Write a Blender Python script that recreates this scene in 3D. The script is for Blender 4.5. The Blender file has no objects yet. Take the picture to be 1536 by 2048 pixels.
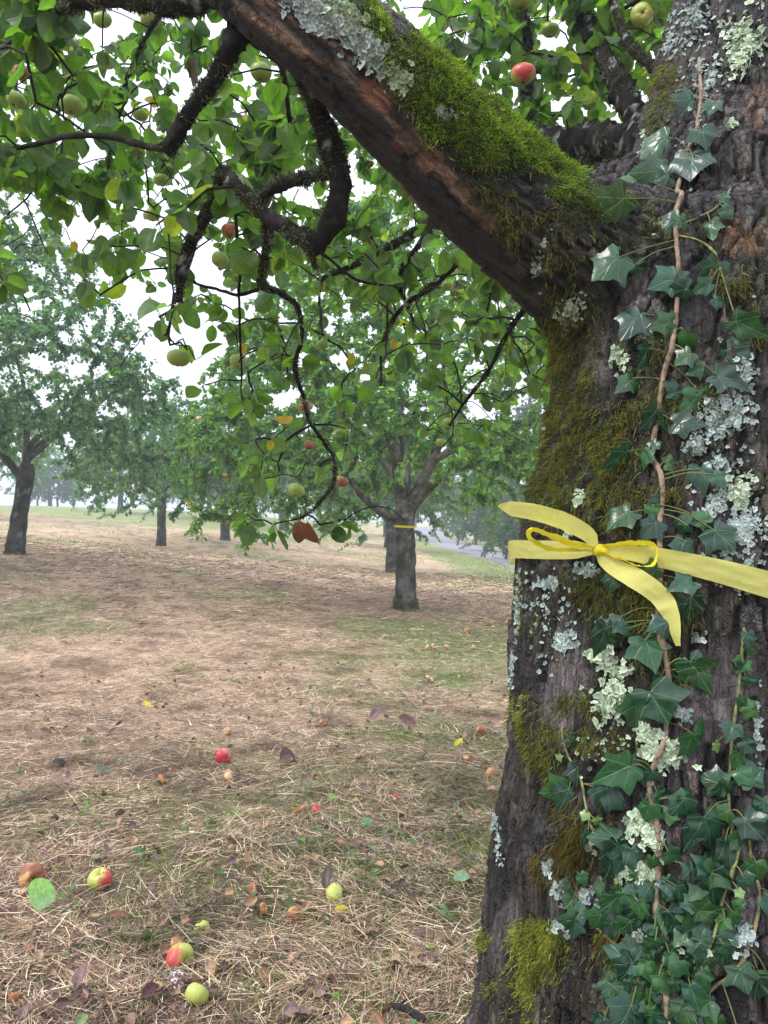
import bpy, math
import numpy as np
from mathutils import Vector
from mathutils.bvhtree import BVHTree

# ---------------------------------------------------------------- camera, world, sun, exposure
S = bpy.context.scene
COL = S.collection
EYE = 1.35
F = 1538.0                                   # focal length in photo pixels (photo 1536 x 2048)
cam_d = bpy.data.cameras.new('camera')
cam = bpy.data.objects.new('camera', cam_d); COL.objects.link(cam)
cam_d.sensor_fit = 'VERTICAL'; cam_d.sensor_height = 36.0; cam_d.sensor_width = 27.0
cam_d.lens = F / 2048 * 36.0
cam_d.clip_start = 0.05; cam_d.clip_end = 1500
cam.location = (0, 0, EYE); cam.rotation_euler = (math.radians(90), 0, 0)
S.camera = cam

SUN_EL, SUN_AZ = math.radians(50), math.radians(245)
W = bpy.data.worlds.new("World"); S.world = W; W.use_nodes = True
nt = W.node_tree; nt.nodes.clear()
sky = nt.nodes.new('ShaderNodeTexSky'); sky.sky_type = 'NISHITA'; sky.sun_disc = False
sky.sun_elevation = SUN_EL; sky.sun_rotation = SUN_AZ
sky.air_density = 1.0; sky.dust_density = 6.0; sky.ozone_density = 1.0
cl = nt.nodes.new('ShaderNodeMixRGB'); cl.inputs[0].default_value = 0.80      # a closed sheet of low cloud
cl.inputs[2].default_value = (12.5, 13.0, 13.9, 1)
tc = nt.nodes.new('ShaderNodeTexCoord'); sx = nt.nodes.new('ShaderNodeSeparateXYZ'); nt.links.new(tc.outputs['Generated'], sx.inputs[0])   # overcast: brighter overhead
mr = nt.nodes.new('ShaderNodeMapRange'); mr.inputs[1].default_value = 0.0; mr.inputs[2].default_value = 1.0; mr.inputs[3].default_value = 0.62; mr.inputs[4].default_value = 1.35; nt.links.new(sx.outputs[2], mr.inputs[0])
cm = nt.nodes.new('ShaderNodeVectorMath'); cm.operation = 'SCALE'; cm.inputs[0].default_value = (12.4, 12.8, 14.9); nt.links.new(mr.outputs[0], cm.inputs['Scale']); nt.links.new(cm.outputs[0], cl.inputs[2])
bg = nt.nodes.new('ShaderNodeBackground'); bg.inputs[1].default_value = 0.10
ow = nt.nodes.new('ShaderNodeOutputWorld')
nt.links.new(sky.outputs[0], cl.inputs[1]); nt.links.new(cl.outputs[0], bg.inputs[0]); nt.links.new(bg.outputs[0], ow.inputs[0])

sd = bpy.data.lights.new('sun', 'SUN'); sun = bpy.data.objects.new('sun', sd); COL.objects.link(sun)
sd.energy = 1.5; sd.angle = math.radians(20); sd.color = (1.0, 0.975, 0.945)
sv = Vector((math.sin(SUN_AZ) * math.cos(SUN_EL), math.cos(SUN_AZ) * math.cos(SUN_EL), math.sin(SUN_EL)))
sun.rotation_euler = sv.to_track_quat('Z', 'Y').to_euler()

S.view_settings.view_transform = 'Standard'; S.view_settings.look = 'None'
S.view_settings.gamma = 1.0; S.view_settings.exposure = 0.78
S.render.engine = 'CYCLES'
S.cycles.use_denoising = True
S.cycles.max_bounces = 7; S.cycles.diffuse_bounces = 4; S.cycles.glossy_bounces = 2
S.cycles.transmission_bounces = 5; S.cycles.volume_bounces = 1; S.cycles.transparent_max_bounces = 8
S.cycles.caustics_reflective = False; S.cycles.caustics_refractive = False

rng = np.random.default_rng(7)
R = rng.random

def PX(px, py, Y):
    return np.array([(px - 768.0) / F * Y, Y, EYE - (py - 1024.0) / F * Y])
def proj(p):
    p = np.asarray(p); Y = np.maximum(p[..., 1], 1e-3)
    return 768 + p[..., 0] / Y * F, 1024 - (p[..., 2] - EYE) / Y * F

# ---------------------------------------------------------------- numpy noise
def _hash(ix, iy, iz, seed=0):
    h = (ix.astype(np.int64) * 374761393 + iy.astype(np.int64) * 668265263 + iz.astype(np.int64) * 2147483647 + seed * 974634777) & 0xffffffff
    h = ((h ^ (h >> 13)) * 1274126177) & 0xffffffff
    h = ((h ^ (h >> 16)) * 2246822519) & 0xffffffff
    return ((h ^ (h >> 15)) & 0xffffff) / float(0xffffff)
def noise(p, seed=0):
    p = np.asarray(p, float); i = np.floor(p); f = p - i; u = f * f * (3 - 2 * f)
    x, y, z = i[:, 0], i[:, 1], i[:, 2]; r = 0
    for dx in (0, 1):
        wx = u[:, 0] if dx else 1 - u[:, 0]
        for dy in (0, 1):
            wy = u[:, 1] if dy else 1 - u[:, 1]
            for dz in (0, 1):
                wz = u[:, 2] if dz else 1 - u[:, 2]
                r = r + _hash(x + dx, y + dy, z + dz, seed) * wx * wy * wz
    return r * 2 - 1
def fbm(p, o=3, seed=0):
    a, s, r = 1.0, 0.0, 0
    for k in range(o):
        r = r + noise(p * 2.03 ** k + 17.3 * k, seed + k) * a; s += a; a *= 0.5
    return r / s
def voro(p, seed=0):
    i = np.floor(p); f1 = np.full(len(p), 9.0); f2 = np.full(len(p), 9.0); cid = np.zeros(len(p))
    for dx in (-1, 0, 1):
        for dy in (-1, 0, 1):
            for dz in (-1, 0, 1):
                c = i + (dx, dy, dz)
                a = _hash(c[:, 0], c[:, 1], c[:, 2], seed); b = _hash(c[:, 0], c[:, 1], c[:, 2], seed + 1); e = _hash(c[:, 0], c[:, 1], c[:, 2], seed + 2)
                d = np.sqrt((c[:, 0] + a - p[:, 0]) ** 2 + (c[:, 1] + b - p[:, 1]) ** 2 + (c[:, 2] + e - p[:, 2]) ** 2)
                n = d < f1
                f2 = np.where(n, f1, np.minimum(f2, d)); cid = np.where(n, a, cid); f1 = np.where(n, d, f1)
    return f1, f2 - f1, cid
def sstep(a, b, x):
    t = np.clip((x - a) / (b - a), 0, 1); return t * t * (3 - 2 * t)
def unit(v):
    return v / np.maximum(np.linalg.norm(v, axis=-1, keepdims=True), 1e-9)
def mixc(a, b, t):
    return a * (1 - t[:, None]) + b * t[:, None]

# ---------------------------------------------------------------- mesh and object helpers
def mesh_np(name, V, faces, col=None, lc=None, smooth=True):
    """faces: list of int arrays, each (M,3) or (M,4)"""
    me = bpy.data.meshes.new(name)
    V = np.asarray(V, np.float32); faces = [np.asarray(f, np.int32) for f in faces if len(f)]
    me.vertices.add(len(V)); me.vertices.foreach_set('co', V.ravel())
    nl = sum(f.size for f in faces); npoly = sum(len(f) for f in faces)
    me.loops.add(nl); me.polygons.add(npoly)
    me.loops.foreach_set('vertex_index', np.concatenate([f.ravel() for f in faces]))
    sizes = np.concatenate([np.full(len(f), f.shape[1], np.int32) for f in faces])
    starts = np.concatenate([[0], np.cumsum(sizes)[:-1]]).astype(np.int32)
    me.polygons.foreach_set('loop_start', starts)
    me.polygons.foreach_set('use_smooth', np.full(npoly, smooth))
    if col is not None:
        c = np.ones((len(V), 4), np.float32); c[:, :3] = col
        me.attributes.new('Col', 'FLOAT_COLOR', 'POINT').data.foreach_set('color', c.ravel())
    if lc is not None:
        me.attributes.new('lc', 'FLOAT_VECTOR', 'POINT').data.foreach_set('vector', np.asarray(lc, np.float32).ravel())
    me.update(calc_edges=True); me.validate()
    return me
def obj(name, me, mat=None, parent=None, loc=None):
    o = bpy.data.objects.new(name, me); COL.objects.link(o)
    if mat is not None:
        if len(me.materials) == 0: me.materials.append(mat)
    if parent is not None: o.parent = parent
    if loc is not None: o.location = loc
    return o
def tag(o, label=None, cat=None, group=None, kind=None):
    if label: o['label'] = label
    if cat: o['category'] = cat
    if group: o['group'] = group
    if kind: o['kind'] = kind
    return o
def empty(name, loc, label, cat, group=None):
    o = bpy.data.objects.new(name, None); COL.objects.link(o); o.location = tuple(loc); o.empty_display_size = 0.1
    return tag(o, label, cat, group)
class Acc:
    def __init__(s): s.V = []; s.F3 = []; s.F4 = []; s.C = []; s.L = []; s.n = 0
    def add(s, V, F, col=None, lc=None):
        V = np.asarray(V, float); F = np.asarray(F, np.int64)
        (s.F3 if F.shape[1] == 3 else s.F4).append(F + s.n); s.V.append(V)
        s.C.append(np.broadcast_to(np.asarray(col if col is not None else (1, 1, 1), float), V.shape)); s.L.append(np.zeros_like(V) if lc is None else lc)
        s.n += len(V)
    def mesh(s, name, smooth=True, origin=(0, 0, 0)):
        fs = []
        if s.F3: fs.append(np.concatenate(s.F3))
        if s.F4: fs.append(np.concatenate(s.F4))
        return mesh_np(name, np.concatenate(s.V) - np.asarray(origin), fs, np.concatenate(s.C), np.concatenate(s.L), smooth)

def smooth_path(P, per=6):
    P = np.asarray(P, float)
    if len(P) < 3:
        t = np.linspace(0, 1, per + 1)[:, None]; return P[0] * (1 - t) + P[-1] * t
    Q = np.vstack([2 * P[0] - P[1], P, 2 * P[-1] - P[-2]]); out = []
    for i in range(1, len(Q) - 2):
        for k in range(per):
            t = k / per; a, b, c, d = Q[i - 1], Q[i], Q[i + 1], Q[i + 2]
            out.append(0.5 * (2 * b + (c - a) * t + (2 * a - 5 * b + 4 * c - d) * t * t + (3 * b - a - 3 * c + d) * t ** 3))
    out.append(P[-1]); return np.array(out)
def tube(P, r, sides=8, amp=0.0, freq=40.0, cap=True, seed=0):
    P = np.asarray(P, float); n = len(P); r = np.broadcast_to(np.asarray(r, float), (n,))
    T = unit(np.gradient(P, axis=0)); a = np.array([0.31, 0.17, 0.94]); N = np.zeros_like(P)
    v = np.cross(T[0], a); v /= np.linalg.norm(v)
    for i in range(n):
        v = v - T[i] * v.dot(T[i]); v /= max(np.linalg.norm(v), 1e-9); N[i] = v
    B = np.cross(T, N); th = np.arange(sides) / sides * 2 * np.pi
    ring = N[:, None, :] * np.cos(th)[None, :, None] + B[:, None, :] * np.sin(th)[None, :, None]
    rr = np.repeat(r[:, None], sides, 1)
    V0 = P[:, None, :] + ring * rr[..., None]
    if amp:
        nz = fbm(V0.reshape(-1, 3) * freq, 3, seed).reshape(n, sides); nz += 0.6 * noise(V0.reshape(-1, 3) * freq * 3.1, seed + 9).reshape(n, sides)
        rr = rr * (1 + amp * nz); V0 = P[:, None, :] + ring * rr[..., None]
    V = V0.reshape(-1, 3)
    i = np.arange(n - 1)[:, None] * sides; j = np.arange(sides)[None, :]; j2 = (j + 1) % sides
    Fq = np.stack([i + j, i + j2, i + sides + j2, i + sides + j], -1).reshape(-1, 4)
    if cap:
        V = np.vstack([V, P[0], P[-1]]); k = len(V)
        js = np.arange(sides); jn = (js + 1) % sides
        Fc = np.concatenate([np.stack([np.full(sides, k - 2), jn, js], -1), np.stack([np.full(sides, k - 1), (n - 1) * sides + js, (n - 1) * sides + jn], -1)])
        return V, Fq, Fc
    return V, Fq, None

# ---------------------------------------------------------------- materials
def mat(name):
    m = bpy.data.materials.new(name); m.use_nodes = True; nt = m.node_tree
    b = nt.nodes['Principled BSDF']; return m, nt, b, nt.nodes['Material Output']
def N(nt, t, **k):
    n = nt.nodes.new(t)
    for a, v in k.items(): setattr(n, a, v)
    return n
def math_(nt, op, a, b=None):
    n = N(nt, 'ShaderNodeMath', operation=op)
    for i, x in enumerate((a, b)):
        if x is None: continue
        if isinstance(x, (int, float)): n.inputs[i].default_value = x
        else: nt.links.new(x, n.inputs[i])
    return n.outputs[0]
def mixrgb(nt, f, a, b, mode='MIX'):
    n = N(nt, 'ShaderNodeMixRGB', blend_type=mode)
    for i, x in enumerate((f, a, b)):
        if isinstance(x, (int, float)): n.inputs[i].default_value = x
        elif isinstance(x, tuple): n.inputs[i].default_value = (*x, 1)
        else: nt.links.new(x, n.inputs[i])
    return n.outputs[0]
def attr(nt, name):
    return N(nt, 'ShaderNodeAttribute', attribute_name=name)
def nz(nt, scale, detail=3, vec=None, rough=0.6):
    n = N(nt, 'ShaderNodeTexNoise'); n.inputs['Scale'].default_value = scale; n.inputs['Detail'].default_value = detail
    n.inputs['Roughness'].default_value = rough
    if vec is not None: nt.links.new(vec, n.inputs['Vector'])
    return n.outputs['Fac']
def ramp(nt, fac, stops):
    n = N(nt, 'ShaderNodeValToRGB'); e = n.color_ramp.elements
    while len(e) < len(stops): e.new(0.5)
    for k, (p, c) in enumerate(stops):
        e[k].position = p; e[k].color = (*c, 1) if len(c) == 3 else c
    nt.links.new(fac, n.inputs[0]); return n.outputs[0]
def grey(v): return (v, v, v)

def m_vcol(name, rough=0.8, spec=0.3, bump=None, var=0.0, vs=60, trans=0.0):
    """vertex colour (the thing's own colour) with fine noise; optional translucency"""
    m, nt, b, out = mat(name)
    c = attr(nt, 'Col').outputs['Color']
    geo = N(nt, 'ShaderNodeTexCoord').outputs['Object']
    if var:
        f = ramp(nt, nz(nt, vs, 4, geo), [(0.25, grey(1 - var)), (0.75, grey(1 + var))])
        c = mixrgb(nt, 1.0, c, f, 'MULTIPLY')
    nt.links.new(c, b.inputs['Base Color']); b.inputs['Roughness'].default_value = rough
    b.inputs['Specular IOR Level'].default_value = spec
    if bump:
        bp = N(nt, 'ShaderNodeBump'); bp.inputs['Strength'].default_value = 1.0; bp.inputs['Distance'].default_value = bump[1]
        nt.links.new(nz(nt, bump[0], 5, geo), bp.inputs['Height']); nt.links.new(bp.outputs[0], b.inputs['Normal'])
    if trans:
        t = N(nt, 'ShaderNodeBsdfTranslucent'); tc = mixrgb(nt, 1.0, c, (2.2, 2.2, 1.0), 'MULTIPLY'); nt.links.new(tc, t.inputs[0])
        mx = N(nt, 'ShaderNodeMixShader'); mx.inputs[0].default_value = trans
        nt.links.new(b.outputs[0], mx.inputs[1]); nt.links.new(t.outputs[0], mx.inputs[2]); nt.links.new(mx.outputs[0], out.inputs[0])
    return m

M = {}
# bark of the big trunk: colours come per point, cracks and grain from the surface itself
m, nt, b, out = mat('bark'); M['bark'] = m
c = mixrgb(nt, 1.0, attr(nt, 'Col').outputs['Color'], (0.62, 0.61, 0.59), 'MULTIPLY'); g = N(nt, 'ShaderNodeTexCoord').outputs['Object']
mp = N(nt, 'ShaderNodeMapping'); nt.links.new(attr(nt, 'lc').outputs['Vector'], mp.inputs[0])
f1 = nz(nt, 160, 6, mp.outputs[0], 0.7); f2 = nz(nt, 420, 4, g, 0.7)
v = ramp(nt, f1, [(0.32, grey(0.15)), (0.46, grey(0.7)), (0.56, grey(1.15)), (0.70, grey(2.0))])
c2 = mixrgb(nt, 1.0, c, v, 'MULTIPLY')
vo = N(nt, 'ShaderNodeTexVoronoi', feature='DISTANCE_TO_EDGE'); vo.inputs['Scale'].default_value = 95
wv = N(nt, 'ShaderNodeVectorMath', operation='ADD'); sc_ = N(nt, 'ShaderNodeVectorMath', operation='SCALE'); nn_ = N(nt, 'ShaderNodeTexNoise'); nn_.inputs['Scale'].default_value = 60; nt.links.new(g, nn_.inputs['Vector'])
nt.links.new(nn_.outputs['Color'], sc_.inputs[0]); sc_.inputs['Scale'].default_value = 0.018; nt.links.new(mp.outputs[0], wv.inputs[0]); nt.links.new(sc_.outputs[0], wv.inputs[1]); nt.links.new(wv.outputs[0], vo.inputs['Vector'])
ck = ramp(nt, vo.outputs['Distance'], [(0.0, grey(0.12)), (0.10, grey(1.0))])
c2 = mixrgb(nt, math_(nt, 'MULTIPLY', 0.75, ramp(nt, nz(nt, 12, 3, g), [(0.40, grey(0)), (0.55, grey(1))])), c2, mixrgb(nt, 1.0, c2, ck, 'MULTIPLY'))
fl = N(nt, 'ShaderNodeTexVoronoi', feature='F1'); fl.inputs['Scale'].default_value = 62; nt.links.new(wv.outputs[0], fl.inputs['Vector'])
fs = N(nt, 'ShaderNodeSeparateXYZ'); nt.links.new(fl.outputs['Color'], fs.inputs[0])
fe = N(nt, 'ShaderNodeTexVoronoi', feature='DISTANCE_TO_EDGE'); fe.inputs['Scale'].default_value = 62; nt.links.new(wv.outputs[0], fe.inputs['Vector'])
fedge = ramp(nt, fe.outputs['Distance'], [(0.0, grey(0.10)), (0.05, grey(1.0))])
msk = attr(nt, 'mask'); msx = N(nt, 'ShaderNodeSeparateXYZ'); nt.links.new(msk.outputs['Vector'], msx.inputs[0])
fla = math_(nt, 'MULTIPLY', fs.outputs[0], msx.outputs[0])
c2 = mixrgb(nt, msx.outputs[0], c2, mixrgb(nt, 1.0, c2, ramp(nt, fs.outputs[0], [(0.0, grey(0.35)), (1.0, grey(1.6))]), 'MULTIPLY'))
c2 = mixrgb(nt, math_(nt, 'MULTIPLY', msx.outputs[0], 0.85), c2, mixrgb(nt, 1.0, c2, fedge, 'MULTIPLY'))
c3 = mixrgb(nt, 1.0, c2, ramp(nt, f2, [(0.3, grey(0.5)), (0.7, grey(1.5))]), 'MULTIPLY')
nt.links.new(c3, b.inputs['Base Color']); b.inputs['Roughness'].default_value = 0.62; b.inputs['Specular IOR Level'].default_value = 0.45
bp = N(nt, 'ShaderNodeBump'); bp.inputs['Strength'].default_value = 1.0; bp.inputs['Distance'].default_value = 0.005
nt.links.new(math_(nt, 'ADD', math_(nt, 'ADD', f1, math_(nt, 'MULTIPLY', f2, 0.4)), math_(nt, 'ADD', math_(nt, 'MULTIPLY', ck, 0.35), math_(nt, 'ADD', math_(nt, 'MULTIPLY', fla, 1.1), math_(nt, 'MULTIPLY', fedge, math_(nt, 'MULTIPLY', msx.outputs[0], 0.5))))), bp.inputs['Height']); nt.links.new(bp.outputs[0], b.inputs['Normal'])

M['moss'] = m_vcol('moss', 0.85, 0.15, trans=0.25)
M['lichen'] = m_vcol('lichen', 0.9, 0.1, var=0.25, vs=300)
M['limb_bark'] = m_vcol('limb_bark', 0.85, 0.12, bump=(110, 0.004), var=0.6, vs=120)
M['far_bark'] = m_vcol('far_bark', 0.85, 0.2, bump=(30, 0.02), var=0.6, vs=22)
M['twig'] = m_vcol('twig_bark', 0.7, 0.15)
M['straw'] = m_vcol('straw', 0.75, 0.25)
M['grass'] = m_vcol('grass', 0.6, 0.3, trans=0.3)
M['litter'] = m_vcol('litter', 0.5, 0.5, var=0.5, vs=120)
M['far_leaf'] = m_vcol('far_leaf', 0.42, 0.5, trans=0.55)

def leaf_material(name, trans, rough, vein, veinc, spots=True):
    m, nt, b, out = mat(name)
    c = attr(nt, 'Col').outputs['Color']; l = attr(nt, 'lc').outputs['Vector']
    s = N(nt, 'ShaderNodeSeparateXYZ'); nt.links.new(l, s.inputs[0]); x, y, z = s.outputs
    ax = math_(nt, 'ABSOLUTE', x)
    if vein == 'apple':
        mid = ramp(nt, ax, [(0.0, grey(1)), (0.10, grey(0))])
        k = math_(nt, 'MULTIPLY', math_(nt, 'SUBTRACT', y, math_(nt, 'MULTIPLY', ax, 0.22)), 7.0)
        fr = math_(nt, 'ABSOLUTE', math_(nt, 'SUBTRACT', math_(nt, 'FRACT', k), 0.5))
        side = ramp(nt, fr, [(0.0, grey(0.55)), (0.12, grey(0))])
        vv = math_(nt, 'MAXIMUM', mid, side)
    else:
        vv = ramp(nt, ax, [(0.0, grey(1)), (0.022, grey(0))])
        for dx, dy in ((0.72, 0.69), (0.93, -0.36), (0.36, 0.93)):
            d = math_(nt, 'ABSOLUTE', math_(nt, 'SUBTRACT', math_(nt, 'MULTIPLY', ax, dy), math_(nt, 'MULTIPLY', y if dx != 0.36 else math_(nt, 'SUBTRACT', y, 0.3), dx)))
            vv = math_(nt, 'MAXIMUM', vv, ramp(nt, d, [(0.0, grey(0.9 if dx != 0.36 else 0.5)), (0.016, grey(0))]))
    vv = math_(nt, 'MULTIPLY', vv, veinc[1])
    g = N(nt, 'ShaderNodeTexCoord').outputs['Object']
    c = mixrgb(nt, 1.0, c, ramp(nt, nz(nt, 70, 4, g), [(0.3, grey(0.72)), (0.7, grey(1.25))]), 'MULTIPLY')
    c = mixrgb(nt, vv, c, veinc[0])
    if spots:
        sp = ramp(nt, nz(nt, 130, 2, g), [(0.70, grey(0)), (0.76, grey(1))]); c = mixrgb(nt, math_(nt, 'MULTIPLY', sp, 0.7), c, (0.05, 0.03, 0.01))
    geo = N(nt, 'ShaderNodeNewGeometry')
    cb = mixrgb(nt, geo.outputs['Backfacing'], c, mixrgb(nt, 0.35, c, (0.16, 0.22, 0.12)))
    nt.links.new(cb, b.inputs['Base Color']); b.inputs['Specular IOR Level'].default_value = 0.5
    nt.links.new(math_(nt, 'ADD', math_(nt, 'MULTIPLY', nz(nt, 25, 2, g), 0.35), rough - 0.17), b.inputs['Roughness'])
    bp = N(nt, 'ShaderNodeBump'); bp.inputs['Strength'].default_value = 0.5; bp.inputs['Distance'].default_value = 0.002
    nt.links.new(math_(nt, 'SUBTRACT', nz(nt, 60, 3, g), vv), bp.inputs['Height']); nt.links.new(bp.outputs[0], b.inputs['Normal'])
    t = N(nt, 'ShaderNodeBsdfTranslucent'); nt.links.new(mixrgb(nt, 1.0, c, (3.2, 3.9, 0.85), 'MULTIPLY'), t.inputs[0])
    mx = N(nt, 'ShaderNodeMixShader'); mx.inputs[0].default_value = trans
    nt.links.new(b.outputs[0], mx.inputs[1]); nt.links.new(t.outputs[0], mx.inputs[2]); nt.links.new(mx.outputs[0], out.inputs[0])
    return m
M['leaf'] = leaf_material('apple_leaf', 0.50, 0.42, 'apple', ((0.16, 0.24, 0.07), 0.35))
M['ivy'] = leaf_material('ivy_leaf', 0.08, 0.24, 'ivy', ((0.12, 0.26, 0.12), 0.6), False)

# apple skin: green and red by direction, specks, bruises
def apple_mat(name, base, blush, amt, rot=None, rotamt=0.0, mould=False):
    m, nt, b, out = mat(name); g = N(nt, 'ShaderNodeTexCoord').outputs['Object']
    s = N(nt, 'ShaderNodeSeparateXYZ'); nt.links.new(g, s.inputs[0])
    n1 = nz(nt, 45, 4, g)
    d = math_(nt, 'ADD', math_(nt, 'MULTIPLY', s.outputs[0], 16), math_(nt, 'MULTIPLY', n1, 1.2))
    c = mixrgb(nt, ramp(nt, d, [(0.9 - amt, grey(0)), (1.25 - amt, grey(1))]), base, blush)
    sp = ramp(nt, nz(nt, 330, 1, g), [(0.70, grey(0)), (0.75, grey(1))]); c = mixrgb(nt, math_(nt, 'MULTIPLY', sp, 0.5), c, (0.22, 0.16, 0.06))
    if rot:
        c = mixrgb(nt, ramp(nt, nz(nt, 22, 3, g), [(0.62 - rotamt * 0.45, grey(0)), (0.68 - rotamt * 0.45, grey(1))]), c, rot)
    if mould:
        c = mixrgb(nt, ramp(nt, nz(nt, 120, 3, g), [(0.52, grey(0)), (0.56, grey(1))]), c, (0.5, 0.48, 0.45))
    nt.links.new(c, b.inputs['Base Color']); b.inputs['Roughness'].default_value = 0.38 if not rot else 0.6
    b.inputs['Subsurface Weight'].default_value = 0.08; b.inputs['Subsurface Radius'].default_value = (0.01, 0.006, 0.003)
    bp = N(nt, 'ShaderNodeBump'); bp.inputs['Distance'].default_value = 0.0015; nt.links.new(nz(nt, 90, 3, g), bp.inputs['Height']); nt.links.new(bp.outputs[0], b.inputs['Normal'])
    return m
GR, YG, RD = (0.24, 0.33, 0.06), (0.42, 0.46, 0.10), (0.50, 0.06, 0.05)
M['ap_green'] = apple_mat('green_apple_skin', GR, (0.32, 0.30, 0.07), -0.1)
M['ap_blush'] = apple_mat('blushed_apple_skin', YG, RD, 0.25)
M['ap_yellow'] = apple_mat('yellow_apple_skin', YG, (0.45, 0.30, 0.10), 0.0)
M['ap_red'] = apple_mat('red_apple_skin', (0.50, 0.16, 0.10), (0.55, 0.03, 0.05), 0.7)
M['ap_peach'] = apple_mat('orange_apple_skin', (0.42, 0.26, 0.10), (0.45, 0.13, 0.06), 0.4, (0.25, 0.09, 0.03), 0.35)
M['ap_rot'] = apple_mat('rotten_apple_skin', (0.48, 0.28, 0.10), (0.46, 0.10, 0.06), 0.4, (0.24, 0.09, 0.04), 0.42)
M['ap_mould'] = apple_mat('mouldy_apple_skin', (0.20, 0.08, 0.04), (0.18, 0.05, 0.03), 0.3, (0.10, 0.04, 0.03), 0.5, True)
M['ap_pale'] = apple_mat('pale_apple_skin', (0.55, 0.40, 0.22), (0.50, 0.22, 0.12), 0.2, (0.35, 0.16, 0.07), 0.3)

# ribbon
def ribbon_mat(name, c1, c2, tr):
    m, nt, b, out = mat(name)
    g = N(nt, 'ShaderNodeTexCoord').outputs['Object']
    mp = N(nt, 'ShaderNodeMapping'); mp.inputs['Scale'].default_value = (1, 1, 3.0); nt.links.new(g, mp.inputs[0])
    fz = nz(nt, 260, 6, mp.outputs[0], 0.75)
    c = ramp(nt, fz, [(0.32, c1), (0.68, c2)])
    nt.links.new(c, b.inputs['Base Color']); b.inputs['Roughness'].default_value = 0.6
    bp = N(nt, 'ShaderNodeBump'); bp.inputs['Distance'].default_value = 0.0006; nt.links.new(fz, bp.inputs['Height']); nt.links.new(bp.outputs[0], b.inputs['Normal'])
    t = N(nt, 'ShaderNodeBsdfTranslucent'); nt.links.new(c, t.inputs[0])
    mx = N(nt, 'ShaderNodeMixShader'); mx.inputs[0].default_value = tr
    nt.links.new(b.outputs[0], mx.inputs[1]); nt.links.new(t.outputs[0], mx.inputs[2]); nt.links.new(mx.outputs[0], out.inputs[0])
    return m
M['ribbon'] = ribbon_mat('yellow_fleece', (0.76, 0.75, 0.16), (0.90, 0.89, 0.30), 0.45)
M['ribbon2'] = ribbon_mat('yellow_fleece_doubled', (0.82, 0.72, 0.02), (0.92, 0.84, 0.05), 0.3)

# ---------------------------------------------------------------- terrain
CP = np.array([(0, 0, 0), (-3, 3, 0.05), (3, 3, 0.0), (-6.2, 13, .62), (-6.4, 22, .38), (-5.4, 26, .40), (.3, 10.6, 0.0), (.2, 22, -.33), (4.3, 25, -.47), (6.5, 25, -.47), (3.0, 38, -.45), (-4, 6, .18), (4, 8, -.05),
               (-25, 60, 1.75), (-12, 60, 1.2), (-2, 60, 0.2), (6, 60, -.9), (20, 60, -1.4), (-80, 120, 1.6), (-30, 120, .8), (0, 120, -.8), (60, 120, -2), (-80, 0, 1.2), (80, 0, -1.2), (0, -80, 0), (-80, -80, 1), (80, -80, -1), (-15, 5, .7), (15, 5, -.3), (-20, 25, 1.5), (12, 30, -.7), (-13, 34, 1.15)], float)
def _phi(r): return np.sqrt(r * r + 9.0)
_A = _phi(np.linalg.norm(CP[:, None, :2] - CP[None, :, :2], axis=2)); _n = len(CP)
_K = np.zeros((_n + 3, _n + 3)); _K[:_n, :_n] = _A; _K[:_n, _n] = 1; _K[:_n, _n + 1:] = CP[:, :2]; _K[_n, :_n] = 1; _K[_n + 1:, :_n] = CP[:, :2].T
_w = np.linalg.solve(_K, np.concatenate([CP[:, 2], [0, 0, 0]]))
def terr0(x, y):
    x = np.atleast_1d(x).astype(float); y = np.atleast_1d(y).astype(float); r = np.full(x.shape, _w[_n])
    r = r + _w[_n + 1] * x + _w[_n + 2] * y
    for i in range(_n): r = r + _w[i] * _phi(np.hypot(x - CP[i, 0], y - CP[i, 1]))
    return np.clip(r, -3, 4)
ROAD = smooth_path([(7.5, 5, 0), (6.2, 16, 0), (5.6, 25, 0), (4.5, 38, 0), (3.6, 55, 0), (4.5, 80, 0), (9, 120, 0)], 10)[:, :2]
def road_dist(x, y):
    d = np.full(len(x), 99.0)
    for i in range(len(ROAD) - 1):
        a, b_ = ROAD[i], ROAD[i + 1]; ab = b_ - a; t = np.clip(((x - a[0]) * ab[0] + (y - a[1]) * ab[1]) / ab.dot(ab), 0, 1)
        d = np.minimum(d, np.hypot(x - a[0] - t * ab[0], y - a[1] - t * ab[1]))
    return d
def terr(x, y):
    x = np.atleast_1d(x).astype(float); y = np.atleast_1d(y).astype(float); z = terr0(x, y)
    q = np.stack([x, y, np.zeros_like(x)], -1)
    lump = 0.045 * fbm(q * 0.9, 3, 3) + 0.034 * fbm(q * np.array([2.6, 3.4, 1]), 3, 5) + 0.016 * fbm(q * 11, 2, 6)
    far = sstep(1.2, 2.2, road_dist(x, y))
    return z + lump * far
def terr1(x, y): return float(terr([x], [y])[0])
def green_mask(x, y):
    q = np.stack([x, y, np.zeros_like(x)], -1)
    g = 0.75 * sstep(0.12, 0.55, fbm(q * 0.55, 3, 21) + 0.4 * fbm(q * 2.5, 2, 22))
    def blob(cx, cy, rx, ry, a): return a * np.exp(-((x - cx) / rx) ** 2 - ((y - cy) / ry) ** 2)
    g = g + blob(.85, 7.4, .9, 1.6, 1.3) + blob(.1, 4.6, .5, .35, .7) + blob(.2, 2.7, .7, .6, .45) + blob(1.3, 4, .5, 1.0, .3)
    g = g * .8
    g = g + 1.2 * np.exp(-((road_dist(x, y) - 2.4) / 1.0) ** 2) * (y > 12)
    g = g + sstep(27, 36, y) * sstep(2, -5, x) * 1.1
    g = g + sstep(11.5, 16, y) * 0.05
    return np.clip(g, 0, 1)

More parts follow.
